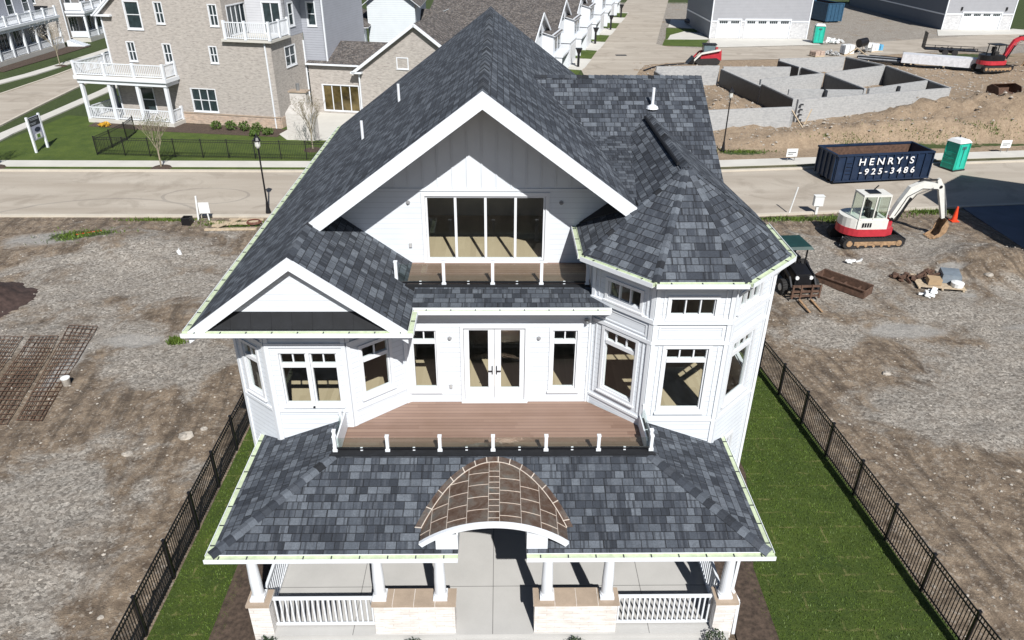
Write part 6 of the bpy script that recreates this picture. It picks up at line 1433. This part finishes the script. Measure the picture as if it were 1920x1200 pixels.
pile("white plastic sheeting scraps beside the far teal toilet", (47.8,110.6,.02), 1.6, .3, M_TEALW, 3, "plastic_scraps", "scraps", 16, .35)
# rusty attachment at right edge
T = thing("rusty_bucket_attachment", "rusty steel bucket with teeth lying on the dirt at the right edge", "bucket", (48.0,70.8,1.2), R(-78)); T.scale = (.8,.8,.8)
m = MB(); ab = [(-1.4,0),(-1.5,.7),(-.9,1.1),(.2,.9),(.5,.25),(.2,0)]
for y in (-1.6,1.6): m.prism([(x,y,z) for x, z in ab], (0,.06,0))
for a, b in ((0,1),(1,2),(0,5)): m.hexa([(ab[a][0],-1.6,ab[a][1]),(ab[b][0],-1.6,ab[b][1]),(ab[b][0],1.6,ab[b][1]),(ab[a][0],1.6,ab[a][1]),(ab[a][0]+.05,-1.6,ab[a][1]+.04),(ab[b][0]+.05,-1.6,ab[b][1]-.04),(ab[b][0]+.05,1.6,ab[b][1]-.04),(ab[a][0]+.05,1.6,ab[a][1]+.04)])
m.build("shell", M_RUST, T, Z0); m = MB(); [m.box(.2,.7,-1.5+i*.6,-1.38+i*.6,-.02,.1) for i in range(6)]; m.build("tooth", M_RUST, T, Z0)
# black hose round the dirt island
m = MB(); P = [(16.6,88.2,.05),(18.0,90.2,.06),(19.8,91.8,.06),(22.2,92.7,.05),(24,93.0,.05)]; P = [Vector(p) for p in P]; m.path(P, .12, 6); tag(m.build("erosion_sock", M_BLM), "black erosion sock curving round the alley corner", "erosion sock")
# ================================================================= LEFT LOT ITEMS
def mesh_mat(label, a, b, c, d, n1, n2, seed):
    """a,b far corners; c,d near corners"""
    rd = random.Random(seed); a, b, c, d = map(Vector, (a, b, c, d)); m = MB()
    for i in range(n1): 
        f = (i+rd.uniform(-.2,.2))/(n1-1); p = a.lerp(b, f); q = c.lerp(d, f+rd.uniform(-.02,.02)); m.tube((p.x,p.y,.07+hgt(p.x,p.y)),(q.x,q.y,.07+hgt(q.x,q.y)),.016,.016,5)
    for j in range(n2):
        f = (j+rd.uniform(-.1,.1))/(n2-1); p = a.lerp(c, f); q = b.lerp(d, f); e = (q-p)*rd.uniform(-.02,.05); m.tube((p.x-e.x,p.y-e.y,.10+hgt(p.x,p.y)),(q.x+e.x,q.y+e.y,.10+hgt(q.x,q.y)),.014,.014,5)
    return tag(m.build("reinforcing_mesh", simple("rebar_rust",(.11,.06,.038),.85,var=.35,sc=6)), label, "rebar mesh", "rusty reinforcing mesh mats on the left lot")
mesh_mat("rusty reinforcing mesh mat nearest the house on the left lot", (-18.7,28.1),(-17.55,28.1),(-17.2,21.4),(-16.35,21.4), 7, 24, 1)
mesh_mat("middle rusty reinforcing mesh mat on the left lot", (-19.9,27.2),(-18.75,27.2),(-18.75,21.2),(-17.5,21.2), 8, 22, 2)
mesh_mat("leftmost rusty reinforcing mesh mat at the photo edge", (-21.6,27.1),(-20.2,27.1),(-20.2,20.8),(-19.0,20.8), 9, 24, 3)
m = MB(); G_ = 40
for j in range(G_+1):
    for i in range(G_+1):
        x = -27.6+6.4*i/G_; y = 28.0+5.2*j/G_; d = ((x+24.4)/2.7)**2+((y-30.6)/2.1)**2
        z = 1.3*math.exp(-d*2.1)-.13+(.22*noise.noise(Vector((x*1.6,y*1.6,4)))+.12*noise.noise(Vector((x*4.2,y*4.2,1)))+.05*noise.noise(Vector((x*9,y*9,1))))*math.exp(-d*.7); m.v.append((x,y,z+hgt(x,y)*.0-.02))
m.f = [[j*(G_+1)+i, j*(G_+1)+i+1, (j+1)*(G_+1)+i+1, (j+1)*(G_+1)+i] for j in range(G_) for i in range(G_)]; m.m = [0]*len(m.f); m.uv = [[(0,0)]*4]*len(m.f)
o = m.build("topsoil_pile", M_SOIL, smooth=True)
tag(o, "dark topsoil pile at the left edge of the gravel lot", "soil pile")
T = thing("paint_pail", "white round pail lid standing on the dirt beside the mesh mats", "pail", (-16.6,23.7,.02))
m = MB(); m.lathe((0,0,0),[(.13,0),(.16,.3),(.165,.32)],16); m.build("body", M_STN, T, Z0); m = MB(); m.lathe((0,0,.321),[(.17,0),(.17,.03),(.16,.035)],16); m.build("lid", M_TEALW, T, Z0)
def rock(label, loc, s, seed, name="boulder"):
    bm_ = MB(); rd = random.Random(seed); bm_.lathe((0,0,0),[(.5,0),(.62,.2),(.5,.42),(.22,.52)],9)
    bm_.v = [(x*s*rd.uniform(.75,1.3)+loc[0], y*s*rd.uniform(.7,1.1)+loc[1], z*s*.8*rd.uniform(.7,1.2)+loc[2]) for x, y, z in bm_.v]
    return tag(bm_.build(name, M_STN), label, "rock", "larger pale rocks on the bare lots")
for i, (x, y, s, lb) in enumerate(((-10.9,20.5,.42,"pale angular rock near the left fence"),(-10.4,20.9,.24,"smaller pale rock just behind the angular rock by the left fence"),(-12.5,19.6,.28,"pale rock on the gravel left of the angular rock"),(-10.3,13.0,.16,"small pale rock low down beside the left fence"),(-15.0,26.8,.12,"one of the tiny rocks near the grass tuft on the left lot"),
    (22.3,33.6,.42,"flat pale slab rock on the right lot below the cone"),(18.7,34.9,.34,"crumpled pale rock in the middle of the right gravel lot"),(15.3,24.3,.28,"pale rock low on the right lot by the fence"),(24.3,32.8,.35,"pale rock on the foot of the right mound"),(17.0,18.5,.18,"small pale rock right of the fence line"))):
    rock(lb, (x,y,hgt(x,y)-.04), s, 60+i)
T = thing("meter_stand", "white meter board on stakes beside the near kerb left of the house", "meter stand", (-17.5,41.0,0), R(5))
m = MB(); m.beam((-.25,0,0),(-.15,0,1.5),.09,.09); m.beam((.35,0,0),(.3,0,.9),.07,.07); m.build("stake", M_TEALW, T, Z0); m = MB(); m.box(-.1,.5,-.06,.0,.45,1.1); m.build("board", M_TEALW, T, Z0)
m = MB(); [m.box(a,b,c,d,0,.45) for a,b,c,d in ((-18.4,-18.34,40.1,40.6),(-17.96,-17.9,40.1,40.6),(-18.34,-17.96,40.1,40.16),(-18.34,-17.96,40.54,40.6))]; tag(m.build("valve_box", M_BLM), "small open black box on the gravel beside the white meter board", "valve box")
planks("", [((-16.8,39.3,.1),(-13.9,39.45,.1),.22,.08,"front long board of the timber stack by the near kerb"),((-16.6,39.9,.1),(-14.1,40.5,.14),.25,.06,"slanting board on the timber stack by the near kerb"),((-16.9,40.5,.08),(-14.6,40.2,.12),.28,.06,"wide middle board of the timber stack by the near kerb"),((-15.9,40.9,.1),(-13.9,40.9,.1),.2,.08,"rear board of the timber stack by the near kerb"),((-16.2,39.5,.16),(-15.2,40.9,.18),.18,.05,"short board lying across the timber stack by the near kerb")], "boards of the timber stack by the near kerb")
m = MB(); 
for k in range(3): m.path([(-14.3+.42*math.cos(t*.4)*(1-.08*k), 40.3+.36*math.sin(t*.4)*(1-.08*k), .16+.04*k) for t in range(17)], .02, 5)
tag(m.build("coiled_hose", simple("brown_red_hose",(.2,.07,.05),.6)), "coiled red-brown hose lying on the timber stack", "hose")
m = MB(); m.tube((-17.45,37.2,.1),(-16.95,35.9,.25),.04,.04,8); m.tube((-16.95,35.9,.25),(-16.75,35.6,.12),.11,.1,10); tag(m.build("drain_pipe", M_TEALW), "white pipe with black elbow on the left gravel mound", "pipe")
planks("", [((-23.6,38.4,.15),(-22.4,38.9,.2),.1,.03,"orange strip lying in the grass at the left edge")], None, M_ORANGE, "barrier_strip", "strip")
# pallet of scrap on the right lot
T = thing("scrap_pallet", "wooden pallet of tools and scrap metal on the right gravel lot", "pallet", (21.6,32.4,.05), R(-12))
m = MB(); [m.box(-1.1,1.1,-.7+i*.22,-.55+i*.22,.1,.13) for i in range(7)]; [m.box(x,x+.09,-.7,.75,0,.1) for x in (-1.05,0,.95)]; m.build("pallet", M_WOOD, T, Z0)
m = MB(); m.hexa([(.1,-.1,.14),(1.05,-.1,.14),(1.05,.7,.14),(.1,.7,.14),(.15,0,.55),(1.0,0,.5),(1.0,.65,.65),(.15,.65,.65)]); m.build("metal_tank", simple("dull_blue_grey_metal",(.16,.19,.22),.5,var=.2), T, Z0)
m = MB(); m.lathe((.75,-.35,.14),[(.28,0),(.3,.2),(.15,.25)],14); m.build("pail", M_TEALW, T, Z0)
m = MB(); m.box(-.6,.0,-.5,.0,.14,.45); m.build("carton", simple("cardboard",(.42,.30,.18),.9), T, Z0)
m = MB(); rd = random.Random(8); [m.beam((-1.0+rd.uniform(0,.9),.0+rd.uniform(0,.5),.2),(-.6+rd.uniform(0,1),.3+rd.uniform(0,.4),.5),.06,.06) for i in range(12)]; m.build("scrap_lengths", M_RUST, T, Z0)
pile("crumpled white plastic sheet in front of the scrap pallet", (20.7,31.3,.05), .5, .15, M_TEALW, 7, "plastic_sheet", "plastic sheet", 9, .2)
pile("white sack scraps lying between excavator and trough", (18.6,34.9,.1), .4, .15, M_TEALW, 9, "sack_scraps", "sack", 8, .15)
pile("brown broken timber beside the scrap pallet", (20.3,33.0,.05), .7, .3, M_RUST, 11, "broken_timber", "timber scraps", 22, .16)
# ================================================================= NEIGHBOUR HOUSE (out of frame, throws the big shadow on the right)
T = thing("neighbour_house", "gabled neighbouring house beyond the right edge, throwing its shadow on the street", "house", (35.4,31,0))
w = MB(); wall(w, Fr((29.9,23),(41,23)), 0, 11.1, 0, 7, [(2,3.5,1,2.6),(6,7.5,1,2.6),(2,3.5,4.2,5.8),(6,7.5,4.2,5.8)], th=.2); wall(w, Fr((29.9,38.6),(29.9,23.2)), 0, 15.4, 0, 7, [(3,4.2,1,2.6),(8,9.2,1,2.6),(3,4.2,4.2,5.8),(8,9.2,4.2,5.8)], th=.2); wall(w, Fr((41,23.2),(41,38.6)), 0, 15.4, 0, 7, th=.2); wall(w, Fr((40.8,38.6),(30.1,38.6)), 0, 10.7, 0, 7, th=.2)
for y in (23,38.4): w.prism([(29.9,y,7),(41,y,7),(35.45,y,11)], (0,.2,0))
w.build("wall", M_LAP, T)
for F, hh in ((Fr((29.9,23),(41,23)),((2,3.5,1,2.6),(6,7.5,1,2.6),(2,3.5,4.2,5.8),(6,7.5,4.2,5.8))),(Fr((29.9,38.6),(29.9,23.2)),((3,4.2,1,2.6),(8,9.2,1,2.6),(3,4.2,4.2,5.8),(8,9.2,4.2,5.8)))):
    for h in hh: window(F,*h,T,glass=M_FARGL,split=.5)
w = MB(); w.roof([(29.4,22.6,6.85),(35.45,22.6,11.2),(35.45,39.1,11.2),(29.4,39.1,6.85)]); w.roof([(41.5,22.6,6.85),(35.45,22.6,11.2),(35.45,39.1,11.2),(41.5,39.1,6.85)]); w.build("roof", [M_SH, M_WH], T)
# ---- weeds along the near kerb and in the verges
def weeds(label, spots, seed, mat, n=240):
    rd = random.Random(seed); m = MB()
    for (cx, cy, rx, ry) in spots:
        for i in range(n):
            x = cx+rd.gauss(0,.5)*rx; y = cy+rd.gauss(0,.5)*ry; z = hgt(x,y); h = rd.uniform(.05,.22); a = rd.uniform(0,6.3); d = rd.uniform(.02,.05)
            m.add([(x-d*math.cos(a),y-d*math.sin(a),z),(x+d*math.cos(a),y+d*math.sin(a),z),(x+rd.gauss(0,.06),y+rd.gauss(0,.06),z+h)],[(0,1,2)])
    tag(m.build("weeds", mat, loc=Z0), label, "weeds", kind='stuff')
weeds("green weeds growing along the near kerb and on the bare lots", [(17.5,41.2,2.4,.5),(20.2,41.2,1.4,.6),(23,42.0,2.2,.5),(26.5,42.5,1.5,.4),(-23.2,38.2,1.8,1.0),(-15.5,40.3,1.8,.4),(-13.7,26.9,.3,.2),(-12,30,.5,.4),(-20,41,2,.2)], 5, M_BLADE, 420)
weeds("sparse weeds on the dirt bank beside the right pavement", [(18.5,55.6,2.5,.4),(34.5,58.2,4,.5),(40,59.0,3,.5),(28,57.4,3,.4)], 6, M_BLADE, 420)
